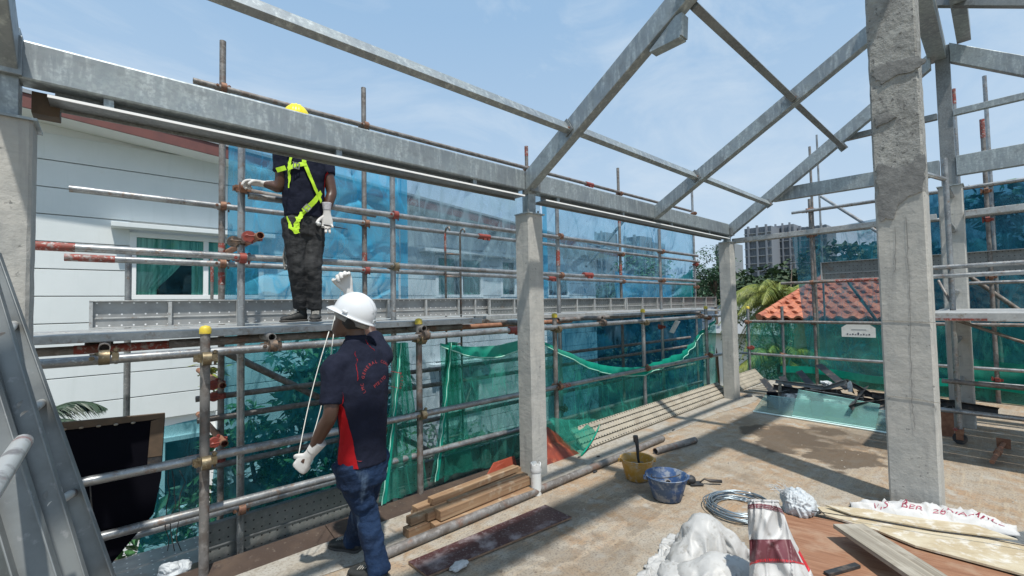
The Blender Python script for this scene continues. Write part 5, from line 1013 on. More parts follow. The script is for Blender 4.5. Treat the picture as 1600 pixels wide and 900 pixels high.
# mobile tower at the right
t = thing('mobile_tower', 'mobile scaffold tower with castor wheels behind the tall right column', 'scaffold tower', (7.1, .38, 0))
def tb(a, b, nm='frame_tube', m_='tube', r=.026, par=t): mb = MB(); mb.tube(a, b, r, 14, hollow=1); return mb.build(nm, m_, par, smooth=40)
tb((7.1, .38, .16), (7.1, .38, 3.25)); tb((8.1, .38, .16), (8.1, .38, 3.2)); tb((7.1, -1.6, .16), (7.1, -1.6, 3.2)); tb((8.1, -1.6, .16), (8.1, -1.6, 3.2))
for zz in (.62, 1.13, 1.72, 2.5, 2.95): tb((7.1, .38, zz), (8.1, .38, zz), 'rung')
tb((7.02, .55, 1.99), (7.02, -2.2, 2.02)); tb((7.02, .55, 1.89), (7.02, -2.2, 1.92)); tb((7.05, .5, .70), (7.05, -2.2, .66), m_='tube_old'); tb((7.0, .62, .38), (7.0, -2.2, .38)); tb((7.1, .38, 1.40), (7.1, -.6, .95), 'brace', 'tube_old', .018); tb((7.1, .38, 3.0), (6.9, .62, 3.12)); tb((7.1, .38, 1.55), (7.3, .5, 1.85), 'brace', 'tube_old', .014)
for k, xx in enumerate((6.21, 6.54, 6.87, 7.2, 7.53, 7.86)): mb = MB(); mb.b2((xx-.15, -1.7, 1.42), (xx+.16, .52, 1.50)); mb.build('deck_panel', 'steelplank', t, bevel=.004)  # front panels added beyond the frame so the deck shades the floor
mb = MB(); mb.b2((6.050, .1, 1.425), (6.056, .52, 1.447)); mb.build('painted_stripe', 'redpaint', t)
for (x, y) in ((7.1, .38), (8.1, .38), (7.1, -1.6), (8.1, -1.6)):
    mb = MB(); mb.box((x, y, .145), (.10, .07, .05)); mb.b2((x-.035, y-.03, .05), (x-.03, y+.03, .14)); mb.b2((x+.03, y-.03, .05), (x+.035, y+.03, .14)); f = mb.build('castor', 'rust', t, bevel=.003)
    mb = MB(); mb.tube((x-.022, y, .063), (x+.022, y, .063), .062, 20); mb.build('wheel', 'darkmetal', f, smooth=40); mb = MB(); mb.box((x-.06, y+.03, .17), (.07, .03, .02)); mb.build('brake', 'coupler_red', f)
t = thing('base_jack', 'loose rusty base jack with square plate lying on the shaded floor at the right', 'base jack', (7.2, .1, 0)); a = aZ(1550, 722, .04); b = aZ(1568, 693, .06); mb = MB(); mb.tube(a, b, .02, 10); mb.build('spindle', 'rust', t, smooth=40)
d = (b-a).normalized(); mb = MB(); u_ = d.orthogonal().normalized(); w_ = d.cross(u_); mb.prism([b+u_*.075, b+w_*.075, b-u_*.075, b-w_*.075], d*.008); mb.build('plate', 'rust', t); mb = MB(); mb.tube(a.lerp(b, .45), a.lerp(b, .58), .032, 8); mb.box(a.lerp(b, .5), (.12, .02, .02)); mb.build('collar_nut', 'rust', t)

# black panel with timber edge beside the left column
Yp = 3.72; q = [aY(x, y, Yp) for x, y in ((88, 668), (258, 650), (253, 742), (246, 800), (226, 822), (150, 872), (60, 880))]; q = [aY(88, 668, Yp), aY(258, 650, Yp), aY(252, 745, Yp), aY(240, 803, Yp), aY(222, 824, Yp), aY(175, 880, Yp), aY(60, 890, Yp)]
t = thing('black_panel', 'black panel with a timber edge standing beside the aluminium ladder', 'panel', q[2]); mb = MB(); mb.prism(q, (0, .02, 0)); mb.build('sheet', 'black', t)
mb = MB(); mb.prism([aY(86, 674, Yp-.01), aY(238, 656, Yp-.01), aY(258, 652, Yp-.01), aY(258, 646, Yp-.01), aY(86, 662, Yp-.01)], (0, .035, 0)); mb.build('top_batten', 'timberframe', t)
mb = MB(); mb.prism([aY(236, 658, Yp-.012), aY(257, 652, Yp-.012), aY(253, 712, Yp-.012), aY(231, 715, Yp-.012)], (0, .01, 0)); mb.build('side_batten', 'timberframe', t)
mb = MB(); mb.prism([aY(231, 716, Yp-.012), aY(253, 713, Yp-.012), aY(252, 728, Yp-.012), aY(230, 730, Yp-.012)], (0, .01, 0)); mb.build('metal_cleat', 'darkmetal', t)
for k in range(5): x_ = 100+27*k; mb = MB(); mb.ball(aY(x_, 671-k*2.6, Yp-.02), (.012, .008, .007), 7, 5); mb.build('mortar_blob', 'slab_edge', t)
a = aY(140, 745, 3.70); t2 = [a, aY(143, 790, 3.68), aY(150, 840, 3.66), aY(160, 880, 3.66)]; mb = MB(); mb.path(t2, .004, 6); tag(mb.build('hanging_wire', 'darkmetal', smooth=True), 'dark wire hanging down the black panel', 'wire')
for k in range(3):
    g = random.Random(k+40); x_ = (281, 270, 262)[k]; pts = [aY(x_+g.uniform(-5, 5)+6*math.sin(i), 735+i*18, 3.9) for i in range(8)]; mb = MB(); mb.path(pts, .003, 5); tag(mb.build('hanging_wire', 'darkmetal', smooth=True), ['twisted wire hanging just left of the nearest guard post', 'second wire hanging over the lower deck', 'third thin wire near the black panel'][k], 'wire')
cc = aZ(272, 893, -.02); crumple('plastic_wrap', 'crumpled white plastic at the bottom edge near the nearest post', 'plastic', (cc.x, cc.y, -.02), (.09, .07, .06), 'plasticwhite', 12, .5)

# aluminium A-frame ladder lower left (close to the camera)
def ladder_big():
    t = thing('step_ladder', 'large weathered aluminium ladder leaning in the lower left corner', 'ladder', (-.2, 1.0, 0))
    def at_(px, py, dep): return CO+ray(px, py)*dep
    # four stiles: (top px, bottom px, depth top, depth bottom, width, thickness)
    sts = [((-16, 400), (170, 930), 1.45, 1.30, .055, .020), ((-30, 410), (128, 940), 1.30, 1.15, .050, .020), ((-42, 560), (78, 950), 1.02, .92, .060, .022), ((-60, 420), (38, 930), 1.75, 1.65, .06, .02)]
    rails_ = []
    for (a_, b_, d0, d1, w, th) in sts:
        a, b = at_(*a_, d0), at_(*b_, d1); x = (b-a).normalized(); n_ = (CO-(a+b)/2).normalized(); z = (n_-x*n_.dot(x)).normalized(); y = z.cross(x)
        rot = Matrix.Rotation(R(22), 3, x); y = rot @ y; z = rot @ z
        M3 = Matrix((x, y, z)).transposed(); c_ = (a+b)/2; L_ = (b-a).length; mb = MB(); mb.box(c_, (L_, w, .004), M3); mb.box(c_+y*(w/2)+z*th/2, (L_, .004, th), M3); mb.box(c_-y*(w/2)+z*th/2, (L_, .004, th), M3)
        mb.build('stile', 'alu', t, bevel=.0015); rails_.append((a, b))
    def rg(i, j, u, v, r=.015, m_='alu_bright'):
        p = rails_[i][0].lerp(rails_[i][1], u); q_ = rails_[j][0].lerp(rails_[j][1], v); mb = MB(); mb.tube(p, q_, r, 12); mb.build('rung', m_, t, smooth=40)
    for u in (.22, .46, .72): rg(0, 1, u, u+.02, .012)
    for u in (.12, .40, .66, .90): rg(1, 3, u+.05, u+.05, .013, 'alu')
    p = rails_[2][0].lerp(rails_[2][1], .30); mb = MB(); mb.tube(at_(36, 690, 1.0), at_(-30, 790, .72), .017, 16); mb.build('rung', 'alu_bright', t, smooth=40)
    mb = MB(); mb.prism([at_(x, y, dd) for x, y, dd in ((-10, 560, 1.5), (30, 700, 1.45), (50, 960, 1.35), (-40, 960, 1.4))], CF*.01); mb.build('side_panel', 'alu', t)
    mb = MB(); mb.prism([at_(x, y, 1.33) for x, y in ((66, 818), (46, 960), (40, 960), (60, 812))], CF*.01); mb.build('brace', 'alu_bright', t)
ladder_big()

# ---------------------------------------------------------------- foreground right: boards and sacks
q = [aZ(x, y, .05) for x, y in ((1224, 797), (1372, 828), (1600, 905), (1700, 960), (1400, 1060), (1180, 900))]
t = thing('plywood_sheet', 'reddish brown plywood sheet under the grey plank in the foreground', 'board', sum(q, Vector())/6)
def plyobj(q, nm, mt, th, par):
    c_ = sum(q, Vector())/len(q); ang = math.atan2(q[1].y-q[0].y, q[1].x-q[0].x); mm = Matrix.Translation(c_) @ Matrix.Rotation(ang, 4, 'Z'); inv = mm.inverted(); mb = MB(); mb.prism([inv @ v for v in q], (0, 0, -th)); o = mb.build(nm, mt, None, bevel=.001); o.matrix_basis = mm; setpar(o, par)
plyobj(q, 'face', 'ply', .018, t)
t = thing('plywood_sheet', 'lower plywood sheet peeping out beside the printed sack', 'board', aZ(1280, 870, .03)); plyobj([aZ(x, y, .028) for x, y in ((1240, 856), (1290, 862), (1420, 930), (1340, 950), (1230, 900))], 'face', 'paleboard', .016, t)
q = [aZ(x, y, .075) for x, y in ((1276, 791), (1340, 795), (1466, 822), (1600, 851), (1760, 890), (1700, 930), (1600, 897), (1430, 852), (1370, 828), (1290, 804))]
t = thing('pale_board', 'pale yellowish board lying across the plywood toward the right edge', 'board', sum(q, Vector())/len(q)); plyobj(q, 'face', 'paleboard', .014, t)
q = [aZ(x, y, .10) for x, y in ((1290, 789), (1345, 794), (1500, 812), (1590, 842), (1460, 826), (1330, 803))]
plyobj(q, 'upper_strip', 'paleboard', .01, t)
mb = MB(); mb.path([aZ(x, y, .108) for x, y in ((1268, 798), (1320, 806), (1430, 824), (1545, 842), (1640, 860))], .0035, 6); tag(mb.build('dark_cable', 'darkmetal', smooth=True), 'thin dark cable lying along the pale board', 'cable')
q0, q1 = aZ(1325, 818, .16), aZ(1475, 915, .17); board_o = board('grey_plank', 'greywood', q0, q1+(q1-q0)*.5, .20, .028, bevel=.003); tag(board_o, 'weathered grey timber plank lying tilted over the plywood', 'timber')
q = [aZ(x, y, .04) for x, y in ((1520, 836), (1600, 830), (1720, 850), (1700, 880), (1560, 850))]; t = thing('metal_flashing', 'bent grey metal strip at the right edge beside the pale board', 'metal strip', sum(q, Vector())/5); plyobj(q, 'sheet', 'galv_dull_and_shade', .006, t)
t = thing('steel_tool', 'dark blue steel bar at the bottom edge beside the printed sack', 'tool', aZ(1300, 890, .05)); mb = MB(); mb.box(aZ(1316, 890, .06), (.035, .26, .02), Matrix.Rotation(1.15, 3, 'Z')); mb.build('bar', 'darkmetal', t, bevel=.003)
# printed flat sack
def flatsack():
    P_ = [(1335, 796), (1380, 792), (1440, 795), (1500, 803), (1560, 815), (1588, 831), (1540, 836), (1450, 822), (1390, 812)]
    base = [aZ(x, y+6, .06) for x, y in P_]; c_ = sum(base, Vector())/len(base)
    a, b = aZ(1330, 800, .06), aZ(1592, 836, .06)
    def fn(u, v):
        p = a.lerp(b, u); w = (.25+.05*NZ.noise(Vector((u*7, v*1.5, 3))))*math.sin(math.pi*min(1, max(0, u*.9+.06)))**.6; s_ = (b-a).normalized().cross(Vector((0, 0, 1)))
        return p-s_*(v-.25)*w+Vector((0, 0, .095*math.sin(math.pi*v)**.7*math.sin(math.pi*(u*.94+.03))**.5+.02*wob(u*9, v*7, 2)*math.sin(math.pi*v)+.03*max(0, 1-abs(NZ.noise(Vector((u*8, v*2+u*3, 5))))*6)*math.sin(math.pi*v)))
    t = thing('printed_sack', 'flattened white sack with dark red lettering between the pale board and the tall column', 'sack', c_)
    sheet('body', 'sack', fn, 60, 24, t, thick=.002)
    txts = [('VIS', .20, .30), ('BER', .40, .32), ('26', .565, .31), ('RIAL', .69, .34), ('MALL', .84, .36)]
    for s_, u0, v0 in txts:
        vs, fs = textmesh(s_, 1.0); L_ = (b-a).length; mb = MB()
        mb.add([tuple(fn(min(.97, max(.02, u0+v.x*.075/L_+v.y*.035/L_)), min(.95, max(.05, v0+v.y*.26)))+Vector((0, 0, .003))) for v in vs], fs); mb.build('lettering', 'crimson', t)
flatsack()
# tied white plastic bundle
cc = aZ(1248, 792, .08); t = thing('plastic_bag', 'knotted white plastic bag with frayed top behind the printed sack', 'bag', (cc.x, cc.y, .05)); crumple('bag', None, None, (cc.x, cc.y, .10), (.13, .11, .11), 'plasticwhite', 21, .4, 110, 60, folds=14, parent=t)
g = random.Random(3); mb = MB()
for k in range(26): a_ = Vector((cc.x-.06+g.uniform(-.05, .03), cc.y+.06+g.uniform(-.04, .04), .17)); mb.path([a_, a_+Vector((g.uniform(-.05, .02), g.uniform(-.02, .05), g.uniform(.02, .05))), a_+Vector((g.uniform(-.09, .03), g.uniform(-.03, .09), g.uniform(.03, .09)))], .0016, 4)
mb.build('frayed_strands', 'plasticwhite', t)
cc = aZ(1276, 796, .05); crumple('twisted_bag_neck', 'small twisted end of white plastic beside the pale board', 'bag', cc, (.05, .03, .03), 'plasticwhite', 30, .5)
# standing printed cement sack: profile traced at real size, front surface follows it
def stand_sack():
    D = 2.36     # distance along the view axis of the sack's front
    L_ = [(1168, 782), (1168, 800), (1169, 830), (1171, 850), (1171, 880), (1170, 905), (1168, 940), (1160, 1010)]
    Rr = [(1216, 783), (1226, 806), (1233, 826), (1243, 848), (1256, 872), (1268, 893), (1282, 930), (1300, 1010)]
    t = thing('cement_sack', 'standing open white sack with maroon panel and red band in the foreground', 'sack', CO+ray(1215, 1010)*D)
    def row(v):
        f_ = v*(len(L_)-1); i = min(len(L_)-2, int(f_)); q = f_-i
        return (Vector(L_[i]).lerp(Vector(L_[i+1]), q), Vector(Rr[i]).lerp(Vector(Rr[i+1]), q))
    def fn(u, v, off=0.):
        a, b = row(v); hw = (b-a).length/2/FL*D; dd = D+.04-.12*v
        c_ = a.lerp(b, .5); th = math.pi*u
        m_ = c_+(b-a)*.5*(-math.cos(th)); fold = .013*math.sin(u*15+v*6+2*NZ.noise(Vector((u*3, v*3, 1))))*(.3+v)+.02*NZ.noise(Vector((u*5, v*4, 2)))+.02*max(0, 1-abs(NZ.noise(Vector((u*4+v*2, v*2.5, 5))))*6)+.016*math.exp(-((u-.45-.2*v)/.05)**2)*math.sin(v*3.1)
        p = CO+ray(m_.x, m_.y)*(dd-(hw*.62*math.sin(th)**.8)-fold-off); return p
    def back(u, v):
        a, b = row(v); hw = (b-a).length/2/FL*D; th = math.pi*u; m_ = a.lerp(b, .5)+(b-a)*.5*(-math.cos(th)); return CO+ray(m_.x, m_.y)*(D+.04-.12*v+hw*.5*math.sin(th)**.8)
    sheet('front', 'sack', fn, 60, 60, t); sheet('back', 'sack', back, 40, 20, t)
    def region(nm, mt, f_, nu=40, nv=10): sheet(nm, mt, lambda u, v: fn(*f_(u, v), .003), nu, nv, t)
    V = lambda py: [k for k in [(i+(py-L_[i][1])/(L_[i+1][1]-L_[i][1]))/(len(L_)-1) for i in range(len(L_)-1) if L_[i][1] <= py <= L_[i+1][1]]][0]
    region('printed_stripe', 'sackprint', lambda u, v: (.02+.96*u, V(786)+.024*v*1.4+.10*abs(u-.42)**1.4+.02*v))
    region('maroon_panel', 'sackprint', lambda u, v: (.02+.80*u, V(843)+.02*abs(u-.2)+(V(876)-V(843)+.055*u)*v), 40, 20)
    region('red_band', 'sackred', lambda u, v: (.05+.80*u, V(880)-.045*math.sin(math.pi*min(1, u*1.0))+.05*u+.022*v), 40, 4)
    region('red_side', 'sackred', lambda u, v: (.86+.13*u, V(862)+.03*(1-u)+(V(900)-V(862))*v), 8, 20)
    mb = MB()
    for k in range(2):
        vs, fs = textmesh('Cement Cement Cement', 1.0)
        mb.add([tuple(fn(min(.98, max(.02, .5+v.x*.085)), V(789)+.022*k+.10*abs(v.x*.085+.08)**1.4-v.y*.013, .006)) for v in vs], fs)
    mb.build('lettering', 'sack', t)
    mb = MB(); mb.path([fn(i/40, 0) for i in range(41)], .006, 6); mb.build('rolled_rim', 'sack', t)
stand_sack()
# crumpled white sacks
def drape(cx, cy, w, h, lumps, rot, seed, n=64, z0=.36, frames=36, pinch=0.0):
    """let a limp woven sheet settle over a few lumps and keep the settled shape"""
    g = random.Random(seed); tmp = []
    def coll(vs, fs):
        me = bpy.data.meshes.new('c'); me.from_pydata(vs, [], fs); o = bpy.data.objects.new('c', me); COL.objects.link(o); m_ = o.modifiers.new('c', 'COLLISION'); o.collision.thickness_outer = .008; o.collision.cloth_friction = 12; tmp.append(o)
    coll([(cx-2, cy-2, .004), (cx+2, cy-2, .004), (cx+2, cy+2, .004), (cx-2, cy+2, .004)], [(0, 1, 2, 3)])
    for (x, y, z, r) in lumps: mb = MB(); mb.ball((x, y, z), r, 14, 9); coll(mb.v, mb.f)
    vs = []; k = n; c, s = math.cos(rot), math.sin(rot)
    for j in range(k+1):
        for i in range(k+1):
            u, v = (i/k-.5)*w, (j/k-.5)*h; z = z0+.07*NZ.noise(Vector((u*6+seed, v*6, 0)))+.045*NZ.noise(Vector((u*15, v*15, seed))); vs.append((cx+u*c-v*s, cy+u*s+v*c, z))
    fs = [(j*(k+1)+i, j*(k+1)+i+1, (j+1)*(k+1)+i+1, (j+1)*(k+1)+i) for j in range(k) for i in range(k)]
    me = bpy.data.meshes.new('s'); me.from_pydata(vs, [], fs); o = bpy.data.objects.new('s', me); COL.objects.link(o); tmp.append(o)
    m_ = o.modifiers.new('cloth', 'CLOTH'); st = m_.settings; st.quality = 5; st.mass = .15; st.tension_stiffness = 12; st.compression_stiffness = 12; st.shear_stiffness = 4; st.bending_stiffness = .15; st.air_damping = 1
    st.shrink_min = -.38; m_.collision_settings.distance_min = .006; m_.collision_settings.use_self_collision = True; m_.collision_settings.self_distance_min = .004; m_.point_cache.frame_start = 1; m_.point_cache.frame_end = frames+1
    for f_ in range(1, frames+1): S.frame_set(f_)
    dg = bpy.context.evaluated_depsgraph_get(); ev = o.evaluated_get(dg); me2 = bpy.data.meshes.new_from_object(ev); out = [tuple(v.co) for v in me2.vertices]
    S.frame_set(1)
    for q in tmp: bpy.data.objects.remove(q)
    return out, fs

def sackcloth(label, parts, seed):
    t = thing('crumpled_sack', label, 'sack', (parts[0][0], parts[0][1], 0), 'crumpled white sacks')
    for q in parts: vs, fs = drape(*q[:6], seed); mb = MB(); mb.add(vs, fs); o = mb.build('woven_sheet', 'sackfold', t, smooth=True); sm_ = o.modifiers.new('smooth', 'SMOOTH'); sm_.iterations = 2; sm_.factor = .4; md = o.modifiers.new('solid', 'SOLIDIFY'); md.thickness = .0015; seed += 3
sackcloth('tall crumpled white sack left of the printed one', [(2.78, 1.33, .62, .60, [(2.80, 1.32, .13, (.12, .11, .17)), (2.66, 1.36, .06, (.13, .10, .09)), (2.92, 1.24, .07, (.08, .10, .12))], .5)], 2)
sackcloth('crumpled white sack in front of the tall crumpled one', [(2.58, 1.16, .50, .50, [(2.60, 1.16, .07, (.14, .11, .12)), (2.52, 1.26, .05, (.08, .10, .08)), (2.68, 1.08, .07, (.09, .09, .1))], 1.0)], 6)
sackcloth('flattened white sack at the bottom edge', [(2.50, 1.36, .40, .34, [(2.50, 1.35, .03, (.09, .10, .06)), (2.58, 1.40, .02, (.07, .06, .05))], .2)], 11)
t = thing('clay_bricks', 'two short terracotta pipes beside the sacks', 'pipe', aZ(1108, 832, .02))
for x_, y_ in ((1106, 836), (1112, 830)): c_ = aZ(x_, y_, .02); mb = MB(); mb.tube(c_-Vector((.045, -.02, 0)), c_+Vector((.05, -.03, 0)), .016, 12); mb.build('piece', 'rooftile', t, smooth=40)
# ================================================================ PEOPLE
def remesh(o, vox, sm=4, fac=.5, folds=None):
    m = o.modifiers.new('fuse', 'REMESH'); m.mode = 'VOXEL'; m.voxel_size = vox; m.use_smooth_shade = True
    s = o.modifiers.new('smooth', 'SMOOTH'); s.iterations = sm; s.factor = fac
    if folds:
        tx = bpy.data.textures.new('folds', 'CLOUDS'); tx.noise_scale = folds[1]; tx.noise_depth = 2
        d = o.modifiers.new('folds', 'DISPLACE'); d.texture = tx; d.texture_coords = 'GLOBAL'; d.strength = folds[0]; d.mid_level = .5
    return o
def limb(mb, pts, flat=1.):
    """pts: (pos, radius[, depth radius]) -> smooth tapered loft through the joints"""
    P_ = [Vector(p[0]) for p in pts]; secs = []; n = len(P_); a = None; k = 5
    cr = lambda f, i, q: None
    def cm(vals, i, q):
        p0, p1, p2, p3 = vals[max(i-1, 0)], vals[i], vals[i+1], vals[min(i+2, n-1)]
        return (p1*2+(p2-p0)*q+(p0*2-p1*5+p2*4-p3)*q*q+(p1*3-p0-p2*3+p3)*q**3)*.5
    rr = [p[1] for p in pts]; r2 = [p[2] if len(p) > 2 else p[1]*flat for p in pts]; seq = []
    for i in range(n-1):
        for j in range(k): seq.append((cm(P_, i, j/k), max(.003, cm(rr, i, j/k)), max(.003, cm(r2, i, j/k))))
    seq.append((P_[-1], rr[-1], r2[-1]))
    for i, (p, r_, q_) in enumerate(seq):
        d = (seq[min(i+1, len(seq)-1)][0]-seq[max(i-1, 0)][0]).normalized()
        if a is None: a = Vector((1, 0, 0)) if abs(d.x) < .8 else Vector((0, 1, 0))
        a = (a-d*a.dot(d)).normalized(); b = d.cross(a); secs.append((p, a*r_, b*q_))
    mb.loft(secs, 16)
def hand(parent, wrist, hd, pn, thumb, curls, mt, s=1., cuff=.055, cuffmat=None, thumb_out=.9, tcurl=.5, spread=.10):
    W_ = Vector(wrist); h = Vector(hd).normalized(); p = Vector(pn); p = (p-h*p.dot(h)).normalized(); t_ = Vector(thumb); t_ = (t_-h*t_.dot(h)-p*t_.dot(p)).normalized()
    mb = MB(); S_ = s
    mb.loft([(W_-h*.045*S_, t_*.033*S_, p*.028*S_), (W_-h*.01*S_, t_*.030*S_, p*.024*S_), (W_+h*.02*S_, t_*.036*S_, p*.021*S_), (W_+h*.055*S_, t_*.044*S_, p*.019*S_), (W_+h*.085*S_, t_*.045*S_, p*.016*S_), (W_+h*.10*S_, t_*.041*S_, p*.013*S_)], 18)
    offs = (.033, .011, -.012, -.033); lens = (.078, .086, .080, .064); rad = (.0115, .012, .0115, .010)
    for k in range(4):
        b = W_+h*(.092-.004*abs(k-1.2))*S_+t_*offs[k]*S_; a = 0; d = (h+t_*spread*(1.5-k)).normalized(); pts = [(b-h*.02*S_, rad[k]*S_)]; c = curls[k]
        pts.append((b, rad[k]*S_)); q = b
        for j, fr in enumerate((.42, .32, .26)):
            a += c*(.9, 1.1, .7)[j]; e = (d*math.cos(a)+p*math.sin(a)); q = q+e*lens[k]*fr*S_; pts.append((q, rad[k]*(1, .95, .82)[j]*S_))
        limb(mb, pts)
    b = W_+h*.025*S_+t_*.028*S_; d0 = (h*.62+t_*thumb_out+p*.25).normalized(); q1 = b+d0*.038*S_; d1 = (d0+h*.5*1+p*tcurl).normalized(); q2 = q1+d1*.032*S_; d2 = (d1+p*tcurl*1.2+h*.3).normalized(); q3 = q2+d2*.026*S_
    limb(mb, [(b-d0*.02*S_, .015*S_), (b, .0155*S_), (q1, .0135*S_), (q2, .0125*S_), (q3, .0105*S_)])
    o = mb.build('glove', mt, parent); remesh(o, .0042, 3)
    if cuff:
        mb = MB(); n = 7
        for i in range(n): q = W_-h*(.035+.085*i/n); 
        mb.loft([(W_-h*(.03+cuff*i/12)*S_, t_*(.031+.0012*(i % 2)+.0007*i)*S_, p*(.028+.0012*(i % 2)+.0007*i)*S_) for i in range(13)], 20); mb.build('cuff', cuffmat or mt, parent, smooth=True)
    return o
def headmesh(mb, c, fwd, up, s=1.):
    c = Vector(c); f = Vector(fwd).normalized(); u = Vector(up); u = (u-f*u.dot(f)).normalized(); r = f.cross(u)
    def P_(x, y, z): return c+(r*x+f*y+u*z)*s
    rings = [(-.125, .030, .030, .045), (-.105, .048, .052, .035), (-.07, .060, .075, .018), (-.03, .068, .088, .005), (.01, .074, .096, 0), (.05, .076, .098, -.004), (.085, .068, .088, -.008), (.11, .048, .062, -.01), (.122, .02, .028, -.01)]
    mb.loft([(P_(0, y, z), r*w*s, f*d*s) for z, w, d, y in rings], 22)
    mb.ball(P_(0, .098, -.018), .016*s, 8, 6); mb.loft([(P_(0, .092, .02), r*.008*s, f*.01*s), (P_(0, .10, -.01), r*.012*s, f*.014*s), (P_(0, .10, -.025), r*.017*s, f*.012*s)], 8)   # nose
    for sx in (-1, 1): mb.ball(P_(.031*sx, .082, .022), (.016*s, .016*s, .010*s), 8, 6); mb.loft([(P_(.074*sx, -.01, .03), r*.008*s, f*.012*s), (P_(.082*sx, -.014, .008), r*.009*s, f*.017*s), (P_(.076*sx, -.006, -.026), r*.007*s, f*.010*s)], 8)
    mb.loft([(P_(-.024, .088, -.058), u*.004*s, f*.008*s), (P_(0, .098, -.056), u*.010*s, f*.010*s), (P_(.024, .088, -.058), u*.004*s, f*.008*s)], 8)
    return P_
def helmet(parent, c, fwd, up, mt, s=1.):
    """hard hat shell: dome with three ridges, brim longer at the front, rear lip, suspension band"""
    c = Vector(c); f = Vector(fwd).normalized(); u = Vector(up); u = (u-f*u.dot(f)).normalized(); r = f.cross(u)
    n, m_ = 56, 18; vs = []; 
    for j in range(m_+1):
        th = (math.pi/2)*j/m_
        for i in range(n):
            ph = 2*math.pi*i/n; x, y, z = math.sin(th)*math.sin(ph), math.sin(th)*math.cos(ph), math.cos(th)
            rid = .0
            for xr in (-.030, 0, .030): rid = max(rid, .0055*math.exp(-((x*.108-xr)/.0065)**2)*(1 if y > -.85 else 0)*max(0, min(1, 2.5*z)))
            sc = (.104+rid, .122+rid, .124+rid); vs.append(c+(r*x*sc[0]+f*y*sc[1]+u*z*sc[2])*s)
    for rad, dz in ((.010, -.006), (.022, -.012), (.024, -.016), (.012, -.014), (.0, -.012)):
        for i in range(n):
            ph = 2*math.pi*i/n; x, y = math.sin(ph), math.cos(ph); fr = max(0, y)**2.2; ex = rad*(.6+1.1*fr); vs.append(c+(r*x*(.104+ex*.7)+f*y*(.122+ex)+u*(dz-.010*fr*(rad > .015)+.006*abs(x)*(rad > .015)))*s)
    fs = [(j*n+i, j*n+(i+1) % n, (j+1)*n+(i+1) % n, (j+1)*n+i) for j in range(m_+5) for i in range(n)]
    t = thing_child('hard_hat', parent)
    mb = MB(); mb.add(vs, fs); mb.build('shell', mt, t, smooth=True)
    mb = MB(); mb.loft([(c+u*-.012*s, r*.092*s, f*.108*s), (c+u*-.03*s, r*.088*s, f*.104*s), (c+u*-.045*s-f*.006*s, r*.084*s, f*.098*s)], 28); mb.build('headband', 'bucketin', t, smooth=True)
    for sx in (-1, 1):
        q = c+(r*sx*.102+f*.02)*s+u*.012*s; mb = MB(); mb.box(q, (.03*s, .03*s, .012*s), Matrix((f, r, u)).transposed()); mb.build('side_slot', mt, t, bevel=.003)
    q = c-f*.120*s+u*.010*s; mb = MB(); mb.box(q, (.04*s, .012*s, .02*s), Matrix((r, f, u)).transposed()); mb.build('rear_slot', 'plasticwhite', t, bevel=.003)
    return t
def thing_child(name, parent):
    o = bpy.data.objects.new(name, None); COL.objects.link(o); o.parent = parent; o.empty_display_size = .05; return o
def shoe(parent, heel, toe, mt='shoe', s=1.):
    h, t_ = Vector(heel), Vector(toe); d = (t_-h).normalized(); sd = d.cross(Vector((0, 0, 1))).normalized(); L_ = (t_-h).length; U = Vector((0, 0, 1))
    o = thing_child('shoe', parent); mb = MB()
    sec = [(.0, .022, .030), (.05, .036, .060), (.18, .040, .070), (.34, .038, .058), (.5, .042, .044), (.68, .050, .036), (.85, .047, .032), (.96, .032, .024), (1.0, .014, .014)]
    mb.loft([(h+d*L_*q+U*(.018+hh*.5), sd*w*s, U*hh*.62) for q, w, hh in sec], 16); limb(mb, [(h+d*L_*.2+U*.05, .036), (h+d*L_*.17+U*.115, .042)]); remesh(mb.build('upper', mt, o), .008, 3)
    mb = MB(); mb.loft([(h+d*L_*(q*1.02-.01)+U*.010, sd*(w+.004)*s, U*.011) for q, w, hh in sec], 16); mb.build('sole', 'sole', o, smooth=50)
    mb = MB()
    for k in range(5): q = h+d*L_*(.42+.07*k)+U*(.085-.006*k); mb.path([q-sd*.028, q+U*.006, q+sd*.028], .003, 5)
    mb.build('laces', 'rope', o)
    return o

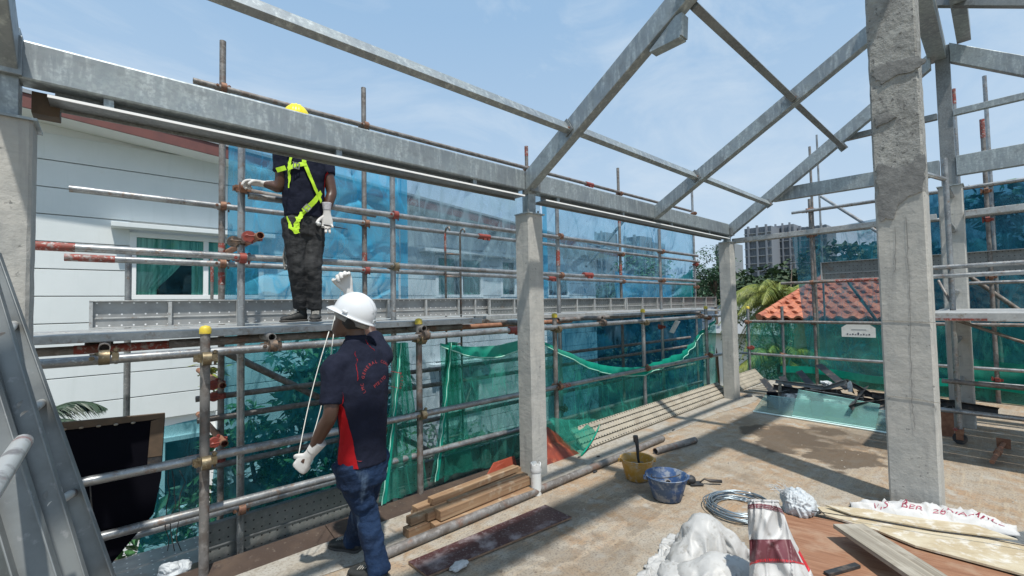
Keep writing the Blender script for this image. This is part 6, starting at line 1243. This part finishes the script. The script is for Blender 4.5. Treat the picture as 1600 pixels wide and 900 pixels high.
# ---- man standing on the slab, seen from behind --------------------------------
def man1():
    M_ = thing('person', 'man in white hard hat and navy polo seen from behind, one arm raised', 'person', (1.2, 2.72, 0))
    Yb = 2.70
    neck = aY(556, 528, 2.74); head = aY(550, 500, 2.76); sh_c = aY(562, 560, 2.74)
    pel = aY(566, 722, 2.70); chest = aY(565, 610, 2.72); waist = aY(568, 680, 2.70)
    sx = Vector((1, .10, 0)).normalized(); sf = Vector((-.10, 1, 0))           # right side, facing +Y
    ls = sh_c-sx*.165+Vector((0, -.01, -.035)); rs = sh_c+sx*.165+Vector((0, .02, -.01))
    le = aY(516, 648, 2.66); lw = aY(487, 705, 2.80); lh = aY(474, 722, 2.83)
    re = aY(572, 505, 2.98); rw = aY(546, 458, 3.02)
    la = aZ(590, 893, .10); la = aY(592, 893, 2.60); lk = aY(572, 800, 2.70); rk = aY(566, 795, 2.90); ra = aY(551, 845, 3.05)
    lhip = pel-sx*.085+Vector((0, 0, .02)); rhip = pel+sx*.085+Vector((0, 0, .02))
    # body: one continuous surface
    mb = MB(); headmesh(mb, head, (-.60, .66, .42), (.3, -.35, 1), 1.02)
    limb(mb, [(neck+Vector((0, 0, -.05)), .062), (neck+Vector((0, .0, .02)), .056), (head+Vector((0, -.015, -.04)), .056)])
    mb.loft([(pel-Vector((0, 0, .05)), sx*.12, sf*.09), (waist, sx*.125, sf*.085), (chest, sx*.15, sf*.10), (sh_c, sx*.15, sf*.07), (neck-Vector((0, 0, .03)), sx*.06, sf*.055)])
    limb(mb, [(ls, .050), (ls.lerp(le, .5), .047), (le, .041), (le.lerp(lw, .35), .041), (le.lerp(lw, .75), .032), (lw, .026), (lh, .024)])
    limb(mb, [(rs, .050), (rs.lerp(re, .5), .046), (re, .040), (re.lerp(rw, .35), .038), (re.lerp(rw, .8), .030), (rw, .026)])
    for hp, kn, an in ((lhip, lk, la), (rhip, rk, ra)): limb(mb, [(hp, .085), (hp.lerp(kn, .5), .068), (kn, .048), (kn.lerp(an, .4), .046), (an, .032)])
    remesh(mb.build('body', 'skin', M_), .009, 3)
    mb = MB(); mb.loft([(head+Vector((-.0, -.045, -.055)), sx*.05, sf*.045), (head+Vector((0, -.035, -.02)), sx*.073, sf*.066), (head+Vector((0, -.03, .03)), sx*.076, sf*.07)]); remesh(mb.build('hair', 'hair', M_), .008, 3)
    # polo
    mb = MB(); hem = pel+Vector((0, 0, -.005))
    mb.loft([(hem, sx*.150, sf*.115), (hem+Vector((0, 0, .06)), sx*.148, sf*.112), (waist+Vector((0, 0, .03)), sx*.146, sf*.108), (chest.lerp(waist, .5), sx*.155, sf*.112), (chest, sx*.172, sf*.12), (chest.lerp(sh_c, .5), sx*.182, sf*.12), (sh_c+Vector((0, 0, -.02)), sx*.178, sf*.10), (sh_c.lerp(neck, .4), sx*.13, sf*.085), (neck+Vector((0, 0, -.03)), sx*.075, sf*.072), (neck+Vector((0, .0, -.005)), sx*.066, sf*.066)], 24)
    e1 = ls.lerp(le, .80); limb(mb, [(ls+sx*.06, .075), (ls, .078), (ls.lerp(le, .4), .068), (e1, .064)])
    e2 = rs.lerp(re, .62); limb(mb, [(rs-sx*.06, .075), (rs, .075), (rs.lerp(re, .35), .066), (e2, .062)])
    shirt = remesh(mb.build('polo_shirt', 'navy', M_), .009, 4, folds=(.016, .09))
    mb = MB(); mb.lathe([(.063, 0), (.066, .02), (.060, .035), (.056, .034), (.058, 0)], 24, tuple(neck+Vector((0, 0, -.015))), cap=False); mb.build('collar', 'navy', M_, smooth=True)
    # red side panel: patch hugging the left flank
    def red(u, v):
        z = hem.z+.012+(.46)*v; ww = (1-v)**.75; a = R(176)+R(64)*u*ww+R(22)*(1-ww); c_ = hem.lerp(ls.lerp(rs, .5), min(1, (z-hem.z)/max(.01, (sh_c.z-hem.z)))); return Vector((c_.x, c_.y, z))+sx*.185*math.cos(a)+sf*.15*math.sin(a)
    o = sheet('red_side_panel', 'redcloth', red, 26, 34, M_); sw = o.modifiers.new('wrap', 'SHRINKWRAP'); sw.target = shirt; sw.wrap_method = 'NEAREST_SURFACEPOINT'; sw.wrap_mode = 'OUTSIDE_SURFACE'; sw.offset = .004
    def strip(nm, pts, w, mt='redcloth', n_=Vector((0, -1, .2))):
        mb = MB(); vs = []; pp = []
        for a, b in zip(pts[:-1], pts[1:]): pp += [a.lerp(b, k/8) for k in range(8)]
        pp.append(pts[-1])
        for i, p in enumerate(pp): d = (pp[min(i+1, len(pp)-1)]-pp[max(0, i-1)]).normalized(); s_ = d.cross(n_).normalized()*w/2; vs += [p-s_, p+s_]
        mb.add(vs, [(2*i, 2*i+1, 2*i+3, 2*i+2) for i in range(len(pp)-1)]); o = mb.build(nm, mt, M_); sw = o.modifiers.new('wrap', 'SHRINKWRAP'); sw.target = shirt; sw.wrap_method = 'NEAREST_SURFACEPOINT'; sw.wrap_mode = 'OUTSIDE_SURFACE'; sw.offset = .003; return o
    strip('shoulder_piping', [aY(560, 545, 2.60), aY(562, 560, 2.58), aY(562, 580, 2.58), aY(560, 596, 2.58)], .003)
    strip('shoulder_piping', [aY(580, 522, 2.62), aY(589, 534, 2.62), aY(594, 542, 2.62)], .003)
    # back print set on an arc
    mb = MB(); word = 'LMC GENERAL CONTRACTOR'; cpt = aY(600, 597, 2.56); ux = Vector((.80, .0, 0)).normalized(); uz = Vector((0, 0, 1)); rad = .118; n = len(word)
    for i, ch in enumerate(word):
        if ch == ' ': continue
        a = R(205-(i*230/(n-1))); vs, fs = textmesh(ch, .026); c_ = cpt+ux*rad*math.cos(a)+uz*rad*math.sin(a); t1 = ux*math.sin(a)-uz*math.cos(a); t2 = ux*math.cos(a)+uz*math.sin(a); mb.add([c_+t1*v.x+t2*v.y for v in vs], fs)
    vs, fs = textmesh('PTE LTD', .028); t1 = (ux*.8+uz*.45).normalized(); t2 = (uz*.8-ux*.45).normalized(); mb.add([cpt+ux*.0+t1*v.x+t2*(v.y-.005) for v in vs], fs)
    o = mb.build('back_print', 'redprint', M_); sw = o.modifiers.new('wrap', 'SHRINKWRAP'); sw.target = shirt; sw.wrap_method = 'PROJECT'; sw.use_project_x = False; sw.use_project_y = True; sw.use_project_z = False; sw.use_negative_direction = True; sw.use_positive_direction = True; sw.offset = .003
    # jeans
    mb = MB(); mb.loft([(pel+Vector((0, 0, -.13)), sx*.15, sf*.108), (pel+Vector((0, 0, -.04)), sx*.155, sf*.112), (pel+Vector((0, 0, .04)), sx*.145, sf*.105)], 22)
    for hp, kn, an, wd in ((lhip, lk, la, 1.06), (rhip, rk, ra, 1)):
        limb(mb, [(hp+Vector((0, 0, .02)), .095*wd), (hp.lerp(kn, .35), .090*wd), (hp.lerp(kn, .75), .074*wd), (kn, .067*wd), (kn.lerp(an, .35), .066*wd), (kn.lerp(an, .75), .060*wd), (kn.lerp(an, 1.03), .064*wd)])
    remesh(mb.build('jeans', 'denim', M_), .010, 4, folds=(.022, .055))
    q = aY(545, 738, 2.55)
    strip('pocket_seam', [aY(543, 727, 2.5), aY(556, 729, 2.5), aY(572, 727, 2.5)], .003, 'redprint')
    shoe(M_, (la.x+.02, la.y-.06, 0), (la.x-.10, la.y+.20, 0)); shoe(M_, (ra.x+.03, ra.y-.05, 0), (ra.x-.09, ra.y+.17, .0))
    hd = (aY(462, 745, 2.84)-lw).normalized()
    hand(M_, lw+hd*.03, hd+Vector((0, .25, 0)), (.75, .35, .3), (.35, .8, .1), (1.15, 1.25, 1.3, 1.35), 'glove', 1.06, .075, thumb_out=.6, tcurl=.9, spread=.02)
    hand(M_, rw+(rw-re).normalized()*.02, (-.25, .05, .95), (-.45, -.88, .0), (-.9, .4, 0), (1.15, 1.0, .85, .8), 'glove', 1.08, .06, thumb_out=.45, tcurl=.9)
    helmet(M_, head+Vector((.012, -.01, .035)), (-.64, .60, .42), (.3, -.3, 1), 'helmetwhite', 1.10)
    return lw, rw
lw1, rw1 = man1()

# ---- man in harness on the deck --------------------------------------------------
def man2():
    D = 1.56; Y0 = 3.98
    M_ = thing('person', 'man in yellow hard hat, navy polo and lime safety harness standing on the upper deck', 'person', (1.15, Y0, D))
    A = lambda x, y, Y=Y0: aY(x, y, Y)
    head = A(463, 196, 3.95); neck = A(470, 226); sh = A(476, 243); chest = A(474, 272); waist = A(474, 318); pel = A(475, 347)
    sx = Vector((1, .12, 0)).normalized(); sf = Vector((.10, -1, 0))       # sf: facing the camera side
    rs = sh-sx*.175; ls = sh+sx*.175
    re = A(437, 292, 3.98); rw = A(413, 288, 4.05); le = A(518, 300, 3.93); lw = A(511, 332, 3.88)
    rk = A(463, 418, 3.95); ra = A(470, 480, 4.02); lk = A(490, 418, 3.93); la = A(492, 482, 3.98)
    rh = pel-sx*.085; lhp = pel+sx*.085
    mb = MB(); headmesh(mb, head, (-.25, -.95, -.1), (0, 0, 1), 1.0); limb(mb, [(neck+Vector((0, 0, -.05)), .06), (neck, .054), (head+Vector((0, 0, -.05)), .054)])
    mb.loft([(pel-Vector((0, 0, .06)), sx*.12, sf*.09), (waist, sx*.125, sf*.088), (chest, sx*.15, sf*.10), (sh, sx*.15, sf*.07), (neck, sx*.06, sf*.055)])
    limb(mb, [(rs, .05), (rs.lerp(re, .5), .047), (re, .041), (re.lerp(rw, .4), .040), (re.lerp(rw, .8), .030), (rw, .026)])
    limb(mb, [(ls, .055), (ls.lerp(le, .5), .050), (le, .043), (le.lerp(lw, .35), .042), (le.lerp(lw, .8), .031), (lw, .027)])
    for hp, kn, an in ((rh, rk, ra), (lhp, lk, la)): limb(mb, [(hp, .085), (hp.lerp(kn, .5), .068), (kn, .048), (kn.lerp(an, .4), .046), (an, .032)])
    remesh(mb.build('body', 'skin', M_), .009, 3)
    mb = MB(); hem = pel+Vector((0, 0, .035))
    mb.loft([(hem, sx*.155, sf*.118), (hem+Vector((0, 0, .05)), sx*.158, sf*.122), (waist+Vector((0, 0, .03)), sx*.165, sf*.13), (chest.lerp(waist, .5), sx*.168, sf*.132), (chest, sx*.178, sf*.13), (chest.lerp(sh, .6), sx*.185, sf*.122), (sh+Vector((0, 0, 0)), sx*.165, sf*.10), (neck, sx*.075, sf*.07)], 24)
    limb(mb, [(rs+sx*.06, .072), (rs, .074), (rs.lerp(re, .4), .066), (rs.lerp(re, .62), .062)]); limb(mb, [(ls-sx*.06, .075), (ls, .077), (ls.lerp(le, .35), .068), (ls.lerp(le, .50), .065)])
    shirt = remesh(mb.build('polo_shirt', 'navy', M_), .009, 4, folds=(.014, .08))
    def wrapd(o, off=.005):
        sw = o.modifiers.new('wrap', 'SHRINKWRAP'); sw.target = shirt; sw.wrap_method = 'NEAREST_SURFACEPOINT'; sw.wrap_mode = 'OUTSIDE_SURFACE'; sw.offset = off; return o
    def red(u, v):
        z = hem.z+.01+(sh.z-.14-hem.z)*v; a = R(40)-R(38)*u*(.55+.55*math.sin(math.pi*(.15+.8*(1-v)))); c_ = hem.lerp(sh, (z-hem.z)/(sh.z-hem.z)); return Vector((c_.x, c_.y, z))+sx*.2*math.cos(a)+sf*.16*math.sin(a)
    wrapd(sheet('red_side_panel', 'redcloth', red, 20, 30, M_))
    mb = MB(); mb.loft([(pel+Vector((0, 0, -.12)), sx*.15, sf*.11), (pel+Vector((0, 0, -.02)), sx*.155, sf*.115), (pel+Vector((0, 0, .07)), sx*.148, sf*.108)], 22)
    for hp, kn, an in ((rh, rk, ra), (lhp, lk, la)): limb(mb, [(hp+Vector((0, 0, .02)), .094), (hp.lerp(kn, .35), .088), (hp.lerp(kn, .75), .072), (kn, .066), (kn.lerp(an, .35), .063), (kn.lerp(an, .75), .057), (kn.lerp(an, 1.02), .058)])
    jeans = remesh(mb.build('jeans', 'blackjean', M_), .010, 4, folds=(.022, .055))
    shoe(M_, (ra.x+.05, ra.y+.03, D-.01), (ra.x-.17, ra.y-.07, D-.01)); shoe(M_, (la.x+.03, la.y+.06, D-.01), (la.x-.06, la.y-.19, D-.01))
    # harness webbing
    HN = thing_child('harness', M_)
    def band(nm, pts, w=.042, tgt=shirt, mt='hivis', off=.010):
        vs = []; pp = []
        for a, b in zip(pts[:-1], pts[1:]): pp += [a.lerp(b, k/10) for k in range(10)]
        pp.append(pts[-1]); n_ = (CO-pp[0]).normalized(); nn = 4
        for i, p in enumerate(pp):
            d = (pp[min(i+1, len(pp)-1)]-pp[max(0, i-1)]).normalized(); s_ = d.cross(n_).normalized()*w/2
            vs += [p-s_+s_*2*k/nn for k in range(nn+1)]
        m_ = nn+1; mb = MB(); mb.add(vs, [(m_*i+k, m_*i+k+1, m_*(i+1)+k+1, m_*(i+1)+k) for i in range(len(pp)-1) for k in range(nn)]); o = mb.build(nm, mt, HN)
        if tgt: sw = o.modifiers.new('wrap', 'SHRINKWRAP'); sw.target = tgt; sw.wrap_method = 'NEAREST_SURFACEPOINT'; sw.wrap_mode = 'ABOVE_SURFACE'; sw.offset = off
        so_ = o.modifiers.new('solid', 'SOLIDIFY'); so_.thickness = .0025
        return o
    F = 3.84
    band('shoulder_strap', [A(455, 236, F), A(450, 252, F), A(447, 272, F), A(444, 290, F)], .03); band('shoulder_strap', [A(476, 236, F), A(475, 254, F), A(482, 272, F), A(492, 294, F), A(506, 316, F)], .034, off=.014)
    band('chest_strap', [A(446, 262, F), A(458, 259, F), A(478, 256, F)], .036, off=.018); band('strap_tail', [A(446, 262, 3.82), A(439, 264, 3.80), A(432, 266, 3.80)], .036, None)
    band('cross_strap', [A(506, 300, F), A(494, 312, F), A(480, 326, F), A(474, 330, F)], .042, off=.012)
    band('leg_strap', [A(479, 326, F), A(466, 340, F), A(463, 354, F), A(466, 364, F)], .038, jeans); band('leg_strap', [A(443, 334, F), A(444, 342, F), A(452, 354, F), A(464, 362, F)], .038, jeans)
    for x, y in ((463, 259), (480, 325)):
        c_ = A(x, y, 3.825); ang = .1 if y < 300 else .7; rt = Matrix.Rotation(ang, 3, 'Y'); mb = MB()
        for q, d in (((0, 0, .022), (.05, .006, .008)), ((0, 0, -.022), (.05, .006, .008)), ((.022, 0, 0), (.008, .006, .05)), ((-.022, 0, 0), (.008, .006, .05)), ((0, 0, 0), (.006, .006, .04))): mb.box(c_+rt @ Vector(q), d, rt)
        mb.build('buckle', 'buckle', HN, bevel=.001)
    mb = MB(); pts = [A(448+4*math.sin(k*1.9), 382+k*3.1, 4.08) for k in range(14)]; mb.path(pts, .010, 7); L2 = mb.build('lanyard', 'rope', HN, smooth=True)
    mb = MB(); mb.path([A(x, y, 4.08) for x, y in ((446, 385), (443, 400), (444, 414), (452, 424), (460, 426), (463, 418))], .009, 7); mb.path([A(x, y, 4.1) for x, y in ((449, 384), (447, 402), (452, 415), (458, 421))], .009, 7); mb.build('lanyard', 'rope', HN, smooth=True)
    helmet(M_, head+Vector((0, .0, .045)), (-.3, -.95, 0), (0, 0, 1), 'helmetyellow', 1.05)
    hand(M_, rw+Vector((-.015, .01, .004)), (-.95, .25, .05), (.0, -.2, -.95), (.1, -.9, .2), (.5, .8, 1.1, 1.2), 'glove', 1.0, .05, thumb_out=.5, tcurl=.8)
    hand(M_, lw+Vector((0, 0, -.015)), (.0, -.08, -1), (-.3, -.9, 0), (-.9, .3, 0), (.7, .25, .12, .55), 'glove', 1.02, .065, 'glovegrey', thumb_out=.8, tcurl=.5)
    mb = MB(); q = rw+Vector((.045, .0, .0)); mb.tube(q-Vector((.006, 0, 0)), q+Vector((.008, 0, 0)), .032, 18); mb.build('wristband', 'glove', M_, smooth=True)
    tl = thing('spanner', 'small steel spanner held in the left glove of the harness man', 'tool', lw+Vector((-.03, -.02, -.06))); mb = MB(); a = A(498, 350, 3.84); b = A(543, 358, 3.84); mb.tube(a, b, .008, 8, .003); mb.build('shaft', 'darkmetal', tl); mb = MB(); mb.ball(a, (.022, .012, .018), 10, 6); mb.tube(a+Vector((-.025, 0, .012)), a+Vector((0, 0, 0)), .009, 6); mb.build('jaw', 'steelplank', tl, smooth=True)
man2()
# rope between the two men
t = thing('rope', 'thin pale cord hanging from the raised glove down to the lowered glove', 'rope', lw1)
for (x0_, x1_, s_) in ((514, 466, 0), (522, 480, 1)):
    pts = []
    for k in range(15): q = k/14; x = x0_+(x1_-x0_)*q+6*math.sin(math.pi*q)*(-.6 if not s_ else 1); y = (515 if s_ else 518)+(708-512)*q; pts.append(aY(x, y, 3.02-.16*q))
    mb = MB(); mb.path(pts, .0028, 6); mb.build('strand', 'whitecord', t, smooth=True)
mb = MB(); mb.path([aY(536, 436, 3.12), aY(533, 455, 3.12), aY(528, 478, 3.1), aY(522, 500, 3.05), aY(518, 516, 3.03)], .0028, 6); mb.build('strand', 'whitecord', t, smooth=True)
